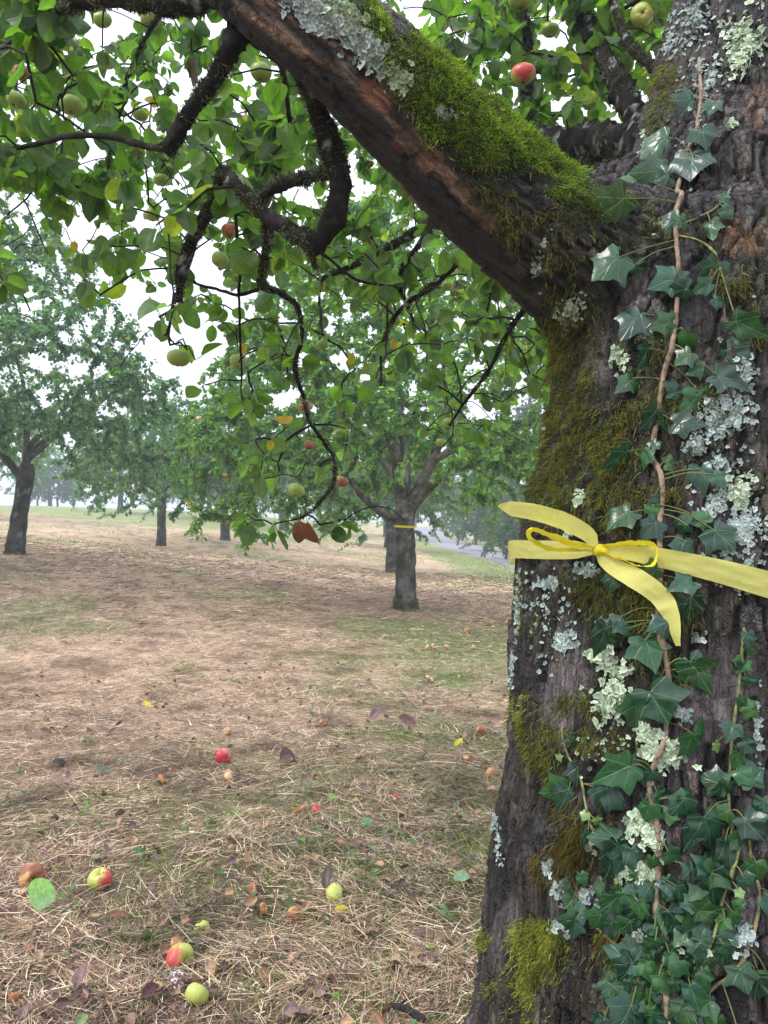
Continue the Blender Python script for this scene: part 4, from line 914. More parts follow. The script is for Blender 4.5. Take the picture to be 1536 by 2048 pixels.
for a in phi:
    d2 = np.array([math.cos(a), math.sin(a)]); g_ = C0 + d2 * .27; u, _ = proj(np.array([g_[0], g_[1], 1.3]))
    tf = np.interp(u, bx, by); Yf = g_[1]; zf = EYE - (tf - 1024) / F * Yf
    if d2[1] > 0.15: zf = 1.25 + (EYE - (1172 - 1024) / F * 1.3 - 1.25) * (d2[0] * .5 + .5) + .02
    o_ = Vector((C0[0] + d2[0] * .9, C0[1] + d2[1] * .9, zf)); h_ = bvh.ray_cast(o_, Vector((-d2[0], -d2[1], 0)))
    zz.append(zf); rr_.append(.9 - h_[3] if h_[0] is not None else .28)
rr_ = np.array(rr_); zz = np.array(zz)
rm = np.max([np.roll(rr_, s) for s in range(-5, 6)], axis=0); ks = np.exp(-np.linspace(-2, 2, 13) ** 2); ks /= ks.sum()
rm = np.convolve(np.concatenate([rm[-6:], rm, rm[:6]]), ks, 'valid') + .010; zz = np.convolve(np.concatenate([zz[-6:], zz, zz[:6]]), ks, 'valid')
Pb = np.stack([C0[0] + rm * np.cos(phi), C0[1] + rm * np.sin(phi), zz], -1); Pb = np.vstack([Pb, Pb[:1]])
wb = np.interp(proj(Pb)[0], [1040, 1150, 1185, 1215, 1300, 1540], [.0345, .031, .016, .016, .030, .040]); wb = np.where(Pb[:, 1] > 1.3, .036, wb)
rl = unit(np.stack([Pb[:, 0] - C0[0], Pb[:, 1] - C0[1], 0 * Pb[:, 0]], -1))
strip(Pb, np.tile([0, 0, 1.0], (len(Pb), 1)) + rl * .12, wb, 'band', 'ribbon', RB, 9, .0011)
def rpath(L, per=8):
    out = []
    for a, b_, c_ in L:
        h_ = hit(a, b_)[0]; off = max(KN[1] - c_, .004) + .004
        out.append(PX(a, b_, min(c_, (h_[1] - off) if h_ is not None else c_)))
    P = smooth_path(out, per)
    for i in range(len(P)):
        u, v = proj(P[i]); h_ = hit(u, v)[0]
        if h_ is not None and P[i, 1] > h_[1] - .022: P[i] = PX(u, v, h_[1] - .022)
    K = np.ones(5) / 5; Q = P.copy(); Q[2:-2] = np.stack([np.convolve(P[:, c], K, 'valid') for c in range(3)], -1); return Q
Yk = KN[1] - .004
t1 = rpath([(1192, 1097, Yk), (1180, 1072, Yk - .015), (1135, 1045, Yk - .02), (1075, 1026, Yk - .01), (1030, 1018, Yk + .0), (996, 1012, Yk + .01)])
s_ = np.linspace(0, 1, len(t1)); strip(t1, np.stack([-.35 + 1.0 * np.exp(-(s_ / .2) ** 2), -.25 + 0 * s_, 1 + 0 * s_], -1), np.interp(s_, [0, .15, .45, .85, .97, 1], [.008, .022, .030, .025, .010, .003]), 'ribbon_tail', 'ribbon', RB)
t2 = rpath([(1192, 1099, Yk), (1222, 1130, Yk - .012), (1270, 1156, Yk - .02), (1318, 1190, Yk - .015), (1343, 1232, Yk - .01), (1356, 1292, Yk)])
s_ = np.linspace(0, 1, len(t2)); strip(t2, np.stack([.75 - .4 * s_ + .5 * s_, -.35 - .8 * sstep(.65, 1, s_), 1 - .9 * s_], -1), np.interp(s_, [0, .12, .4, .7, .9, 1], [.008, .024, .033, .030, .020, .009]), 'ribbon_tail', 'ribbon', RB)
l1 = rpath([(1190, 1097, Yk), (1140, 1086, Yk - .02), (1095, 1068, Yk - .03), (1068, 1063, Yk - .02), (1063, 1078, Yk), (1090, 1095, Yk + .0), (1140, 1101, Yk - .004), (1190, 1100, Yk)])
s_ = np.linspace(0, 1, len(l1)); strip(l1, np.stack([0 * s_ + .1, -1 + 0 * s_, .38 - .1 * s_], -1), np.interp(s_, [0, .12, .5, .88, 1], [.008, .022, .022, .02, .008]), 'bow_loop', 'ribbon2', RB, crumple=.0018)
l2 = rpath([(1192, 1096, Yk), (1235, 1090, Yk - .022), (1290, 1086, Yk - .03), (1313, 1098, Yk - .025), (1308, 1124, Yk - .015), (1290, 1134, Yk - .012), (1250, 1122, Yk - .014), (1192, 1099, Yk)])
s_ = np.linspace(0, 1, len(l2)); strip(l2, np.stack([0 * s_ - .1, -1 + 0 * s_, .45 - .5 * s_], -1), np.interp(s_, [0, .12, .5, .88, 1], [.008, .020, .024, .022, .008]), 'bow_loop', 'ribbon2', RB, crumple=.0018)
A = Acc(); th = np.linspace(0, np.pi, 9); kp = np.stack([-.011 * np.cos(th) + .001, 0 * th, .002 * np.cos(th)], -1)
V, Fq_, Fc_ = tube(kp, .0035 + .0065 * np.sin(th) ** .7, 12, .35, 160); A.add(V + [0, -.006, -.001], Fq_); A.F3.append(Fc_); obj('knot', A.mesh('knot'), M['ribbon2'], RB)

# ---------------------------------------------------------------- ivy
half = [(0, 0), (.06, -.07), (.16, -.17), (.30, -.21), (.45, -.17), (.47, -.05), (.44, .05), (.50, .16), (.61, .28), (.70, .42), (.57, .46), (.44, .47), (.34, .53), (.27, .65), (.15, .84), (0, 1.04)]
out_ = [(-x_, y_) for x_, y_ in half[1:-1]][::-1]
OUT = np.array(half + out_); CC = np.array([0, .16]); nO = len(OUT)
IT = [np.array([CC])] + [CC + (OUT - CC) * f for f in (.35, .7, 1.0)]; IT = np.vstack(IT)
j = np.arange(nO); j2 = (j + 1) % nO
IF3 = np.stack([0 * j, 1 + j, 1 + j2], -1); IF4 = np.vstack([np.stack([1 + o_ + j, 1 + o_ + nO + j, 1 + o_ + nO + j2, 1 + o_ + j2], -1) for o_ in (0, nO)])
# base x, base y, tip x, tip y, size in photo pixels
IV = """1383 203 1347 250 60;1425 210 1412 238 34;1331 279 1276 312 74;1394 272 1400 303 48;1376 319 1373 388 70;1318 352 1262 352 64;1335 350 1310 392 52;1268 362 1235 398 46;1240 408 1168 470 84;1349 443 1296 468 58;1353 440 1358 476 40;1440 395 1452 416 28;1437 425 1456 447 34;1415 450 1425 487 46
1230 522 1180 566 78;1262 535 1285 542 40;1430 530 1410 572 48;1415 572 1375 592 44;1352 560 1378 566 36;1345 560 1298 578 52;1365 585 1312 602 50;1425 600 1450 614 34;1273 632 1240 684 72;1335 650 1300 660 48;1365 674 1345 702 40;1459 649 1515 676 74;1451 701 1498 730 62;1290 700 1256 738 58;1370 712 1342 730 40;1264 757 1228 788 54
1421 754 1475 787 62;1400 737 1372 746 36;1395 784 1406 832 68;1345 790 1325 776 38;1310 820 1290 852 48;1345 848 1378 856 56;1320 845 1300 852 34;1247 904 1211 941 58;1290 905 1276 922 38;1310 885 1298 906 28;1325 928 1348 926 30;1391 938 1395 976 56;1415 950 1432 972 34;1256 1024 1212 1058 62;1290 1010 1298 1030 30;1305 1045 1275 1075 50;1303 990 1312 1002 24
1370 1050 1335 1052 40;1421 1060 1452 1098 62;1405 1045 1385 1025 36;1360 1080 1352 1104 44;1310 1130 1298 1152 44;1372 1160 1335 1178 50;1372 1190 1366 1242 60;1222 1150 1214 1178 40;1236 1230 1250 1264 52;1207 1252 1189 1306 62;1225 1262 1250 1285 40;1282 1275 1290 1317 62;1325 1240 1298 1252 44;1335 1256 1340 1276 28;1376 1320 1404 1366 70;1478 1262 1481 1284 30;1495 1285 1490 1302 28;1478 1322 1482 1344 28
1288 1303 1291 1324 38;1382 1331 1412 1370 72;1320 1346 1323 1372 34;1291 1377 1326 1439 80;1277 1400 1269 1446 64;1480 1318 1470 1338 28;1488 1353 1494 1370 26;1475 1390 1470 1408 26;1485 1408 1505 1424 34;1457 1445 1450 1462 34;1478 1477 1492 1490 36;1466 1500 1462 1516 30;1379 1461 1416 1517 78;1421 1480 1428 1492 22;1249 1520 1206 1545 74;1262 1515 1277 1565 54;1206 1566 1252 1612 70;1206 1566 1198 1604 48;1128 1573 1084 1588 54;1132 1570 1116 1608 48;1153 1530 1150 1552 42
1135 1470 1151 1482 26;1112 1505 1118 1514 16;1297 1535 1290 1550 28;1290 1598 1281 1626 44;1310 1580 1326 1592 34;1364 1588 1344 1612 56;1364 1588 1392 1630 66;1335 1615 1333 1648 36;1388 1635 1368 1672 58;1395 1620 1415 1684 72;1437 1563 1396 1550 50;1445 1560 1440 1592 48;1500 1563 1489 1520 56;1515 1590 1520 1620 52;1466 1535 1490 1554 46;1480 1630 1510 1664 58;1445 1612 1432 1620 30;1444 1675 1450 1722 60;1448 1672 1478 1668 44;1227 1672 1164 1664 64
1170 1622 1165 1634 20;1186 1632 1194 1640 22;1168 1650 1160 1666 30;1490 1655 1485 1680 36;1227 1682 1200 1755 78;1258 1690 1270 1736 58;1245 1700 1225 1740 46;1325 1690 1340 1702 34;1298 1705 1296 1722 30;1409 1734 1466 1720 74;1409 1734 1418 1788 68;1409 1734 1380 1700 46;1372 1720 1360 1730 36;1503 1715 1507 1748 40;1475 1742 1488 1752 30;1462 1765 1466 1774 20;1530 1778 1528 1812 52;1234 1780 1199 1804 58;1238 1770 1252 1790 40;1267 1785 1271 1822 50;1318 1765 1322 1800 42;1345 1760 1352 1780 38
1392 1760 1380 1774 38;1382 1807 1436 1798 56;1382 1807 1398 1838 48;1382 1800 1376 1778 34;1290 1765 1282 1776 38;1290 1795 1298 1806 34;1330 1812 1346 1832 42;1196 1815 1186 1834 40;1150 1832 1104 1822 46;1150 1832 1142 1866 42;1150 1828 1158 1800 34;1145 1785 1130 1800 36;1140 1757 1132 1770 24;1153 1735 1160 1746 24;1215 1835 1221 1862 38;1252 1825 1258 1872 54;1240 1835 1228 1852 34;1300 1862 1304 1880 42;1300 1838 1304 1850 26;1388 1870 1444 1898 58;1388 1870 1395 1916 52;1390 1865 1398 1845 36
1445 1850 1450 1870 36;1440 1880 1445 1896 34;1455 1812 1460 1830 32;1435 1820 1430 1834 28;1470 1795 1458 1790 26;1327 1888 1330 1916 38;1258 1910 1204 1890 58;1258 1910 1236 1942 54;1262 1905 1250 1868 44;1283 1915 1288 1934 40;1308 1935 1318 1954 42;1250 1945 1258 1960 36;1348 1905 1340 1922 38;1396 1928 1446 1934 50;1396 1928 1402 1950 40;1466 1920 1476 1962 52;1510 1945 1505 1975 56;1520 1930 1532 1962 46;1370 1955 1382 1986 50;1340 1950 1350 1962 30;1253 1990 1210 2036 68;1253 1990 1216 1966 46;1253 1990 1272 2034 46
1360 1998 1372 2038 52;1300 2015 1292 2040 46;1325 2020 1332 2046 46;1290 2000 1300 2012 30;1416 2020 1424 2050 56;1412 1990 1400 2002 44;1200 2020 1196 2044 36;1270 2060 1278 2100 60;1340 2070 1350 2110 60;1400 2080 1410 2120 60;1230 2090 1220 2130 60;1300 2130 1306 2170 60;1470 2060 1478 2100 56;1360 2150 1370 2190 60;1440 2140 1450 2180 60"""
LV = np.array([[float(w_) for w_ in t.split()] for t in IV.replace('\n', ';').split(';')])
STEMS = [([(1396, 120), (1400, 200), (1388, 262), (1366, 330), (1350, 400), (1350, 470), (1356, 530), (1352, 600), (1350, 640), (1340, 700), (1322, 760), (1318, 810), (1312, 850), (1300, 895), (1305, 925), (1322, 950), (1322, 1000), (1317, 1045), (1318, 1100), (1316, 1180), (1314, 1240), (1322, 1290), (1334, 1340), (1333, 1400), (1330, 1470), (1310, 1520), (1296, 1560), (1303, 1610), (1314, 1660), (1314, 1750), (1308, 1800), (1318, 1870), (1330, 1920), (1330, 1990), (1335, 2060), (1345, 2200), (1360, 2600)], .0042, (0.25, 0.185, 0.13)),
         ([(1124, 1456), (1126, 1485), (1140, 1520), (1160, 1550), (1168, 1590), (1174, 1625), (1186, 1662), (1205, 1700)], .0022, (0.22, 0.24, 0.09)), ([(1131, 1722), (1150, 1770), (1165, 1810), (1182, 1840), (1212, 1872), (1250, 1905), (1300, 1955), (1328, 1985)], .0026, (0.24, 0.22, 0.10)),
         ([(1487, 1255), (1480, 1330), (1473, 1400), (1462, 1470), (1460, 1530), (1455, 1600), (1462, 1650), (1478, 1700), (1450, 1770), (1436, 1830), (1420, 1890), (1370, 1935), (1335, 1970)], .0024, (0.20, 0.22, 0.09)), ([(1540, 1600), (1500, 1650), (1500, 1720), (1520, 1790), (1500, 1880), (1470, 1940), (1400, 1990), (1340, 2040)], .0022, (0.22, 0.18, 0.09)),
         ([(1350, 470), (1390, 480), (1425, 500), (1440, 540)], .0018, (0.22, 0.24, 0.10)), ([(1358, 450), (1400, 435), (1440, 410), (1460, 380)], .0018, (0.20, 0.18, 0.09))]
IVY = empty('ivy', BIG.location, 'dark green glossy ivy climbing up the middle of the big mossy trunk', 'ivy')
stem_pts = []
for pts, r_, c_ in STEMS:
    sp = smooth_path([(a, b_, 0) for a, b_ in pts], 5)[:, :2]; Q = []; q2 = []
    for u, v in sp:
        p, nn = hit(u + rng.normal(0, 1.0), v)
        if p is None: continue
        Q.append(p + np.array([0, -1, 0]) * (r_ * .9)); q2.append((u, v))
    Q = np.array(Q); K = np.ones(5) / 5; Qs = Q.copy()
    for c in range(3): Qs[2:-2, c] = np.convolve(Q[:, c], K, 'valid')
    Qs[:, 1] = np.minimum(Qs[:, 1], Q[:, 1] + r_ * .4)
    stem_pts.append((np.array(q2), Qs)); A = Acc(); Qd = smooth_path(Qs, 3)
    V, Fq_, Fc_ = tube(Qd, r_ * (1 + .2 * fbm(Qd * 40, 2, 3)) * np.linspace(.8, 1.1, len(Qd)), 10, .22, 220); cc = np.asarray(c_) * (0.7 + .6 * (noise(V * 130, 3)[:, None] * .5 + .5)); A.add(V - inv, Fq_, cc); A.F3.append(Fc_)
    obj('stem', A.mesh('stem'), M['limb_bark'], IVY)
SQ = np.vstack([a for a, _ in stem_pts]); SP = np.vstack([b_ for _, b_ in stem_pts])
A = Acc(); PT = Acc()
def ivy_leaf(bx_, by_, tx, ty, sz, lift=None, shade=1.0):
    p, nn = hit(bx_, by_)
    if p is None: return
    p2, n2_ = hit(bx_ + (tx - bx_) * .6, by_ + (ty - by_) * .6)
    if n2_ is not None: nn = unit(nn + n2_)
    d = np.array([tx - bx_, 0, -(ty - by_)], float); d /= np.linalg.norm(d)
    nn = unit(unit(np.array([0.0, -1, .25])) * .8 + nn * .5 + rng.normal(0, .30, 3)); d = unit(d - nn * d.dot(nn)); sd_ = np.cross(d, nn)
    Lm = sz / F * p[1] * .98; lift = (.006 + .016 * R()) if lift is None else lift
    b0 = p + np.array([0, -1, 0.0]) * lift
    hf = R() * .75 + (.2 if sz < 36 else 0); IH = IT.copy(); rad0 = np.linalg.norm(OUT - CC, axis=1); rs = rad0.copy()
    for _ in range(3): rs = np.maximum(rs, (np.roll(rs, 1) + np.roll(rs, -1)) / 2 * .97)
    fac = 1 + hf * (np.minimum(rs, rad0 * 1.9) / rad0 - 1); fac[0] = 1
    IH[1:] = CC + (IT[1:] - CC) * np.tile(fac, 3)[:, None]; T = IH + rng.normal(0, .012, IT.shape); sx = .85 + .3 * R(); young = rng.random() < .25; fo = rng.normal(.12, .15); dr = .15 + .65 * R(); tw = rng.normal(0, .2)
    T[:, 0] *= np.where(T[:, 0] > 0, .75 + .4 * R(), .75 + .4 * R()) ** np.clip(np.abs(T[:, 0]) * 2, 0, 1); T[:, 1] = np.where(T[:, 1] > .45, .45 + (T[:, 1] - .45) * (.7 + .5 * R()), T[:, 1])
    X, Yt = T[:, 0] * sx * (1 - .12 * young), T[:, 1]
    Z = np.abs(X) * fo - dr * (Yt * np.abs(Yt)) * .5 - .35 * X * X + X * Yt * tw + .03 * np.sin(Yt * 11 + X * 7 + R() * 6)
    V = b0 + (sd_ * X[:, None] + d * Yt[:, None] + nn * Z[:, None]) * Lm
    c0 = np.array([(0.015, 0.066, 0.024), (0.012, 0.050, 0.022), (0.022, 0.085, 0.022), (0.016, 0.058, 0.030), (0.030, 0.095, 0.020)][rng.integers(5)]) * (.55 + .6 * R()) * shade * np.array((.95, 1.0, 1.2))
    if sz < 36: c0 = c0 * np.array((1.3, 1.25, 1.0))
    if sz <= 22: c0 = np.array((0.16, 0.26, 0.08))
    o0 = A.n; A.add(V - inv, IF3, c0, np.stack([T[:, 0], T[:, 1], 0 * X], -1)); A.F4.append(IF4 + o0)
    dd = np.hypot(SQ[:, 0] - bx_, (SQ[:, 1] - by_) * .7 + 8); k = int(np.argmin(dd))
    if dd[k] < 130 and (sz > 30 or dd[k] < 50) and lift > .0025:
        s0 = SP[k]; mid = (s0 + b0) / 2 + np.array([0, -.002 * R(), .008 * R() - .001]); V, Fq_, _ = tube(smooth_path([s0, mid, b0 + d * Lm * .02], 5), .0009, 5, cap=False); PT.add(V - inv, Fq_, np.array((0.13, 0.14, 0.05)) * (.7 + .6 * R()))
for row in LV: ivy_leaf(*row)
# leaves lying below, deeper in the mat
for k in range(150):
    u = rng.normal(1335, 75); v = 1740 + 330 * R()
    if abs(u - 1330) > 130: continue
    t_ = rng.normal(0, .9); ivy_leaf(u, v, u + math.sin(t_) * 20, v + math.cos(t_) * 20, 26 + 26 * R(), .002, .8)
obj('foliage', A.mesh('foliage'), M['ivy'], IVY); obj('leaf_stalks', PT.mesh('leaf_stalks'), M['twig'], IVY)

# ---------------------------------------------------------------- windfalls and fallen leaves
def ground_at(px_, py_):
    d = np.array([(px_ - 768) / F, 1.0, -(py_ - 1024) / F]); t0 = .5
    t = np.arange(1.2, 40, .02); p = np.array([0, 0, EYE]) + d[None] * t[:, None]; zt = terr(p[:, 0], p[:, 1]); k = int(np.argmax(p[:, 2] < zt))
    return p[k, 0], p[k, 1], zt[k]
FA = [(62, 1757, 50, 'ap_rot', 'shrivelled red and yellow windfall at the left edge above the pale green leaf', .25, .95), (50, 1788, 26, 'ap_pale', 'broken yellow piece of apple under the shrivelled windfall at the left edge', .3, .6),
 (200, 1763, 46, 'ap_blush', 'yellow windfall with a red side lying alone right of the pale green leaf', 0, .95), (447, 1516, 32, 'ap_red', 'bright crimson windfall lying alone in the mid meadow', .05, .8),
 (457, 1557, 32, 'ap_pale', 'pale beige windfall just below the crimson one', .1, .7), (325, 1562, 26, 'ap_peach', 'flattened orange windfall left of the pale beige one', .3, .5), (668, 1797, 44, 'ap_yellow', 'yellow green windfall with a brown leaf leaning on it', .0, .95),
 (591, 1843, 38, 'ap_rot', 'whole orange brown rotten windfall right of two smaller ones', .12, .95), (527, 1825, 26, 'ap_rot', 'small pinkish rotten windfall at the end of a long pale straw', .3, .7), (507, 1787, 28, 'ap_rot', 'dull red rotten windfall sunk in hay above the long pale straw', .3, .6),
 (360, 1927, 58, 'ap_blush', 'largest red and yellow windfall with its dark calyx turned to the side', .02, .95), (354, 1898, 44, 'ap_rot', 'brown rotten windfall tucked behind the largest red and yellow one', .15, .7), (356, 1968, 48, 'ap_mould', 'brown windfall covered with white mould between two fresh ones', .12, .85),
 (393, 1994, 48, 'ap_yellow', 'fresh yellow green windfall touching the mouldy brown one', 0, .88), (793, 1597, 17, 'ap_red', 'small pink red windfall in the hay left of the big trunk', .05, .85), (632, 1621, 20, 'ap_red', 'small red windfall beside a bright green leaf', .1, .8), (600, 1628, 26, 'ap_rot', 'crumpled rotten windfall left of the small red one', .35, .5),
 (455, 1464, 18, 'ap_pale', 'small pale windfall above the crimson one', .1, .7), (645, 1448, 18, 'ap_rot', 'small brown windfall beyond the green tuft', .3, .7), (932, 1522, 18, 'ap_rot', 'small brown windfall close to the left edge of the big trunk', .1, .9), (818, 1446, 22, 'ap_yellow', 'yellow windfall lying among purple brown leaves', .1, .7),
 (982, 1547, 24, 'ap_pale', 'pale windfall pressed against the foot side of the big trunk', .1, .7), (962, 1464, 22, 'ap_peach', 'orange windfall near the outline of the big trunk', .2, .6), (405, 1862, 32, 'ap_yellow', 'squashed yellow green windfall half buried above the fresh pair', .3, .35),
 (30, 2005, 28, 'ap_peach', 'orange brown windfall remains in the bottom corner', .35, .5), (1000, 1800, 26, 'ap_peach', 'peach windfall by the roots of the big tree', .2, .6), (935, 1263, 15, 'ap_peach', 'peach windfall farther off, beyond the green patch', 0, .9), (860, 1358, 20, 'ap_pale', 'flat pale windfall on the green patch of meadow', .2, .5)]
for (u, v, dpx, mt, lb, wr, fl) in FA:
    gx_, gy_, gz_ = ground_at(u, v + dpx * .3); rad_ = dpx / 2 / F * gy_ * .98
    ff = .5 + R(); tilt = (math.radians(40 + 60 * R()), math.radians(rng.normal(0, 30)), R() * 6.28)
    if dpx == 58: tilt = (math.radians(-78), math.radians(0), math.radians(-125))
    if (u, v) == (200, 1763): tilt = (math.radians(20), 0, math.radians(0))
    apple((gx_, gy_, gz_ + rad_ * .55 * max(fl, .6) + .008), rad_, mt, lb, tilt, 'windfall apples in the near meadow', wr, fl)
src = None
for k in range(20):
    u = 850 + 170 * R(); v = 1178 + 130 * R() ** 1.3; gx_, gy_, gz_ = ground_at(u, v)
    if src is None:
        src = apple((gx_, gy_, gz_ + .02), .024, 'ap_pale', 'tiny pale windfall on the ground around the foot of the banded tree', (1, 0, 0), 'small windfalls around the banded tree')
    else:
        c = src.copy(); COL.objects.link(c); c.location = (gx_, gy_, gz_ + .03); c.rotation_euler = (R() * 3, R(), R() * 6)
        for ch in list(src.children):
            d = ch.copy(); COL.objects.link(d); d.parent = c
def fallen(u, v, spx, col, label, ang_, tilt=.5, wid=1.0, dz=.02, curl=0, mt='leaf'):
    gx_, gy_, gz_ = ground_at(u, v); L_ = spx / F * gy_ * .85
    d = np.array([math.cos(ang_), math.sin(ang_) * .6, .15]); nn = np.array([0, -tilt, 1.0])
    root_ = np.array([gx_, gy_, gz_ + dz]); P0 = -unit(d) * L_ * .6
    o = obj('fallen_leaf', leaves_mesh('fallen_leaf', np.array([P0]), np.array([d]), np.array([nn]), np.array([L_]), np.array([col]), wid=np.array([wid]), crimp=.0 if col[1] > col[0] * 1.2 else .6), M['litter' if col[0] < .3 and col[1] < col[0] * .9 else mt], loc=root_)
    return tag(o, label, 'leaf', 'single fallen leaves on the mown hay')
fallen(94, 1826, 70, (0.20, 0.33, 0.21), 'large pale green leaf lying veins up beside the shrivelled windfall', 2.6, 1.3, 1.25, .05)
fallen(918, 1785, 40, (0.25, 0.38, 0.31), 'pale teal leaf on the grass near the big trunk', .1, .5, 1.0, .04)
fallen(730, 1664, 30, (0.14, 0.28, 0.20), 'small teal leaf lying in the middle of the meadow grass', .3, .8, .8, .04)
fallen(278, 1724, 26, (0.06, 0.17, 0.13), 'dark teal curled leaf above the yellow and red windfall', 1.2, 1.0, 1.2, .04)
fallen(203, 1549, 30, (0.04, 0.13, 0.10), 'narrow dark green leaf far up on the left', .2, .4, .6, .03)
fallen(115, 1538, 34, (0.035, 0.025, 0.035), 'blackish purple leaf far up on the left', .2, .5, .8, .03)
fallen(752, 1446, 44, (0.15, 0.08, 0.085), 'purple brown leaf left of the yellow windfall', .3, .8, 1.0, .03)
fallen(820, 1462, 46, (0.17, 0.095, 0.07), 'brown leaf lying in front of the yellow windfall', 3.0, .8, .9, .03)
fallen(572, 1528, 46, (0.13, 0.07, 0.07), 'shiny purple brown leaf right of the crimson windfall', .8, .9, 1.1, .03)
fallen(482, 1570, 40, (0.13, 0.08, 0.07), 'dull brown leaf in front of the pale beige windfall', .3, .6, 1.0, .02)
fallen(652, 1805, 50, (0.075, 0.045, 0.035), 'dark brown leaf leaning on the yellow green windfall', 1.5, 1.2, .7, .05)
fallen(682, 1838, 44, (0.55, 0.46, 0.06), 'bright yellow curled leaf below the yellow green windfall', .0, .6, .6, .03)
fallen(291, 1418, 20, (0.60, 0.42, 0.05), 'small yellow leaf far up on the left', .2, .8, .8, .03)
fallen(660, 1612, 24, (0.16, 0.33, 0.06), 'bright green leaf touching the small red windfall', .9, 1, 1.0, .04)
fallen(913, 1503, 22, (0.50, 0.45, 0.07), 'small yellow leaf left of the big trunk', .9, .8, .8, .03)
fallen(232, 1852, 44, (0.24, 0.10, 0.07), 'long reddish brown curled leaf left of the largest windfall', .2, .5, .6, .03)
fallen(160, 2000, 70, (0.17, 0.095, 0.085), 'long brown purple leaf standing in the hay at the bottom', 1.6, 1.2, .7, .04)
fallen(300, 2010, 60, (0.10, 0.04, 0.035), 'dark maroon curled leaf at the bottom beside the fresh windfall', .9, .8, .8, .03)
# leaf litter nobody could count
n = 2300; x, y, r = wedge(n, 1.5, 6.5, 40, 1); z = terr(x, y); k_ = np.array([(0.15, 0.08, 0.06), (0.20, 0.11, 0.07), (0.11, 0.06, 0.055), (0.26, 0.14, 0.07), (0.16, 0.10, 0.09), (0.10, 0.14, 0.05), (0.30, 0.18, 0.09)])
col = k_[rng.integers(0, 7, n)] * (.7 + .6 * R(n))[:, None]; D = np.stack([rng.normal(0, 1, n), rng.normal(0, 1, n), rng.normal(0, .10, n)], -1)
tag(obj('leaf_litter', leaves_mesh('leaf_litter', np.stack([x, y, z + .015 + .028 * R(n)], -1), D, np.stack([rng.normal(0, .6, n), rng.normal(-.2, .6, n), 1 + 0 * x], -1), .016 + .026 * R(n), col, .05, crimp=.45), M['litter']), 'small brown and purple withered leaves scattered through the hay', 'leaves', kind='stuff')
n = 300; x, y, r = wedge(n, 1.5, 5.5, 38, 1); c0_ = rng.integers(0, 40, n); cx_, cy_, _r = wedge(40, 1.6, 5.5, 38, 1); cx_[:14] = np.linspace(-.2, 1.0, 14) + rng.normal(0, .2, 14); cy_[:14] = 2.5 + rng.normal(0, .5, 14)
x = cx_[c0_] + rng.normal(0, .05, n); y = cy_[c0_] + rng.normal(0, .05, n); z = terr(x, y); D = np.stack([rng.normal(0, 1, n), rng.normal(0, 1, n), .5 + 0 * x], -1)
col = np.array([(0.10, 0.22, 0.06), (0.07, 0.17, 0.08), (0.14, 0.27, 0.05)])[rng.integers(0, 3, n)] * (.7 + .6 * R(n))[:, None]
tag(obj('ground_weeds', leaves_mesh('ground_weeds', np.stack([x, y, z + .01 + .02 * R(n)], -1), D, np.stack([rng.normal(0, .4, n), rng.normal(-.3, .4, n), 1 + 0 * x], -1), .012 + .018 * R(n), col, .5, .7 + .4 * R(n)), M['grass']), 'small round leaved green weeds between the straws', 'weeds', kind='stuff')
# the dark stick at the bottom
g0 = np.array(ground_at(765, 2028)); g1 = np.array(ground_at(850, 2062)); A = Acc(); V, Fq_, Fc_ = tube(smooth_path([g0 + [0, 0, .02], (g0 + g1) / 2 + [0, 0, .035], g1 + [0, 0, .02]], 8), np.linspace(.006, .011, 17), 10, .2, 60)
A.add(V - g0, Fq_, (0.035, 0.03, 0.03)); A.F3.append(Fc_); tag(obj('fallen_stick', A.mesh('fallen_stick'), M['limb_bark'], loc=g0), 'dark wet stick lying in the hay at the bottom beside the big trunk', 'stick')

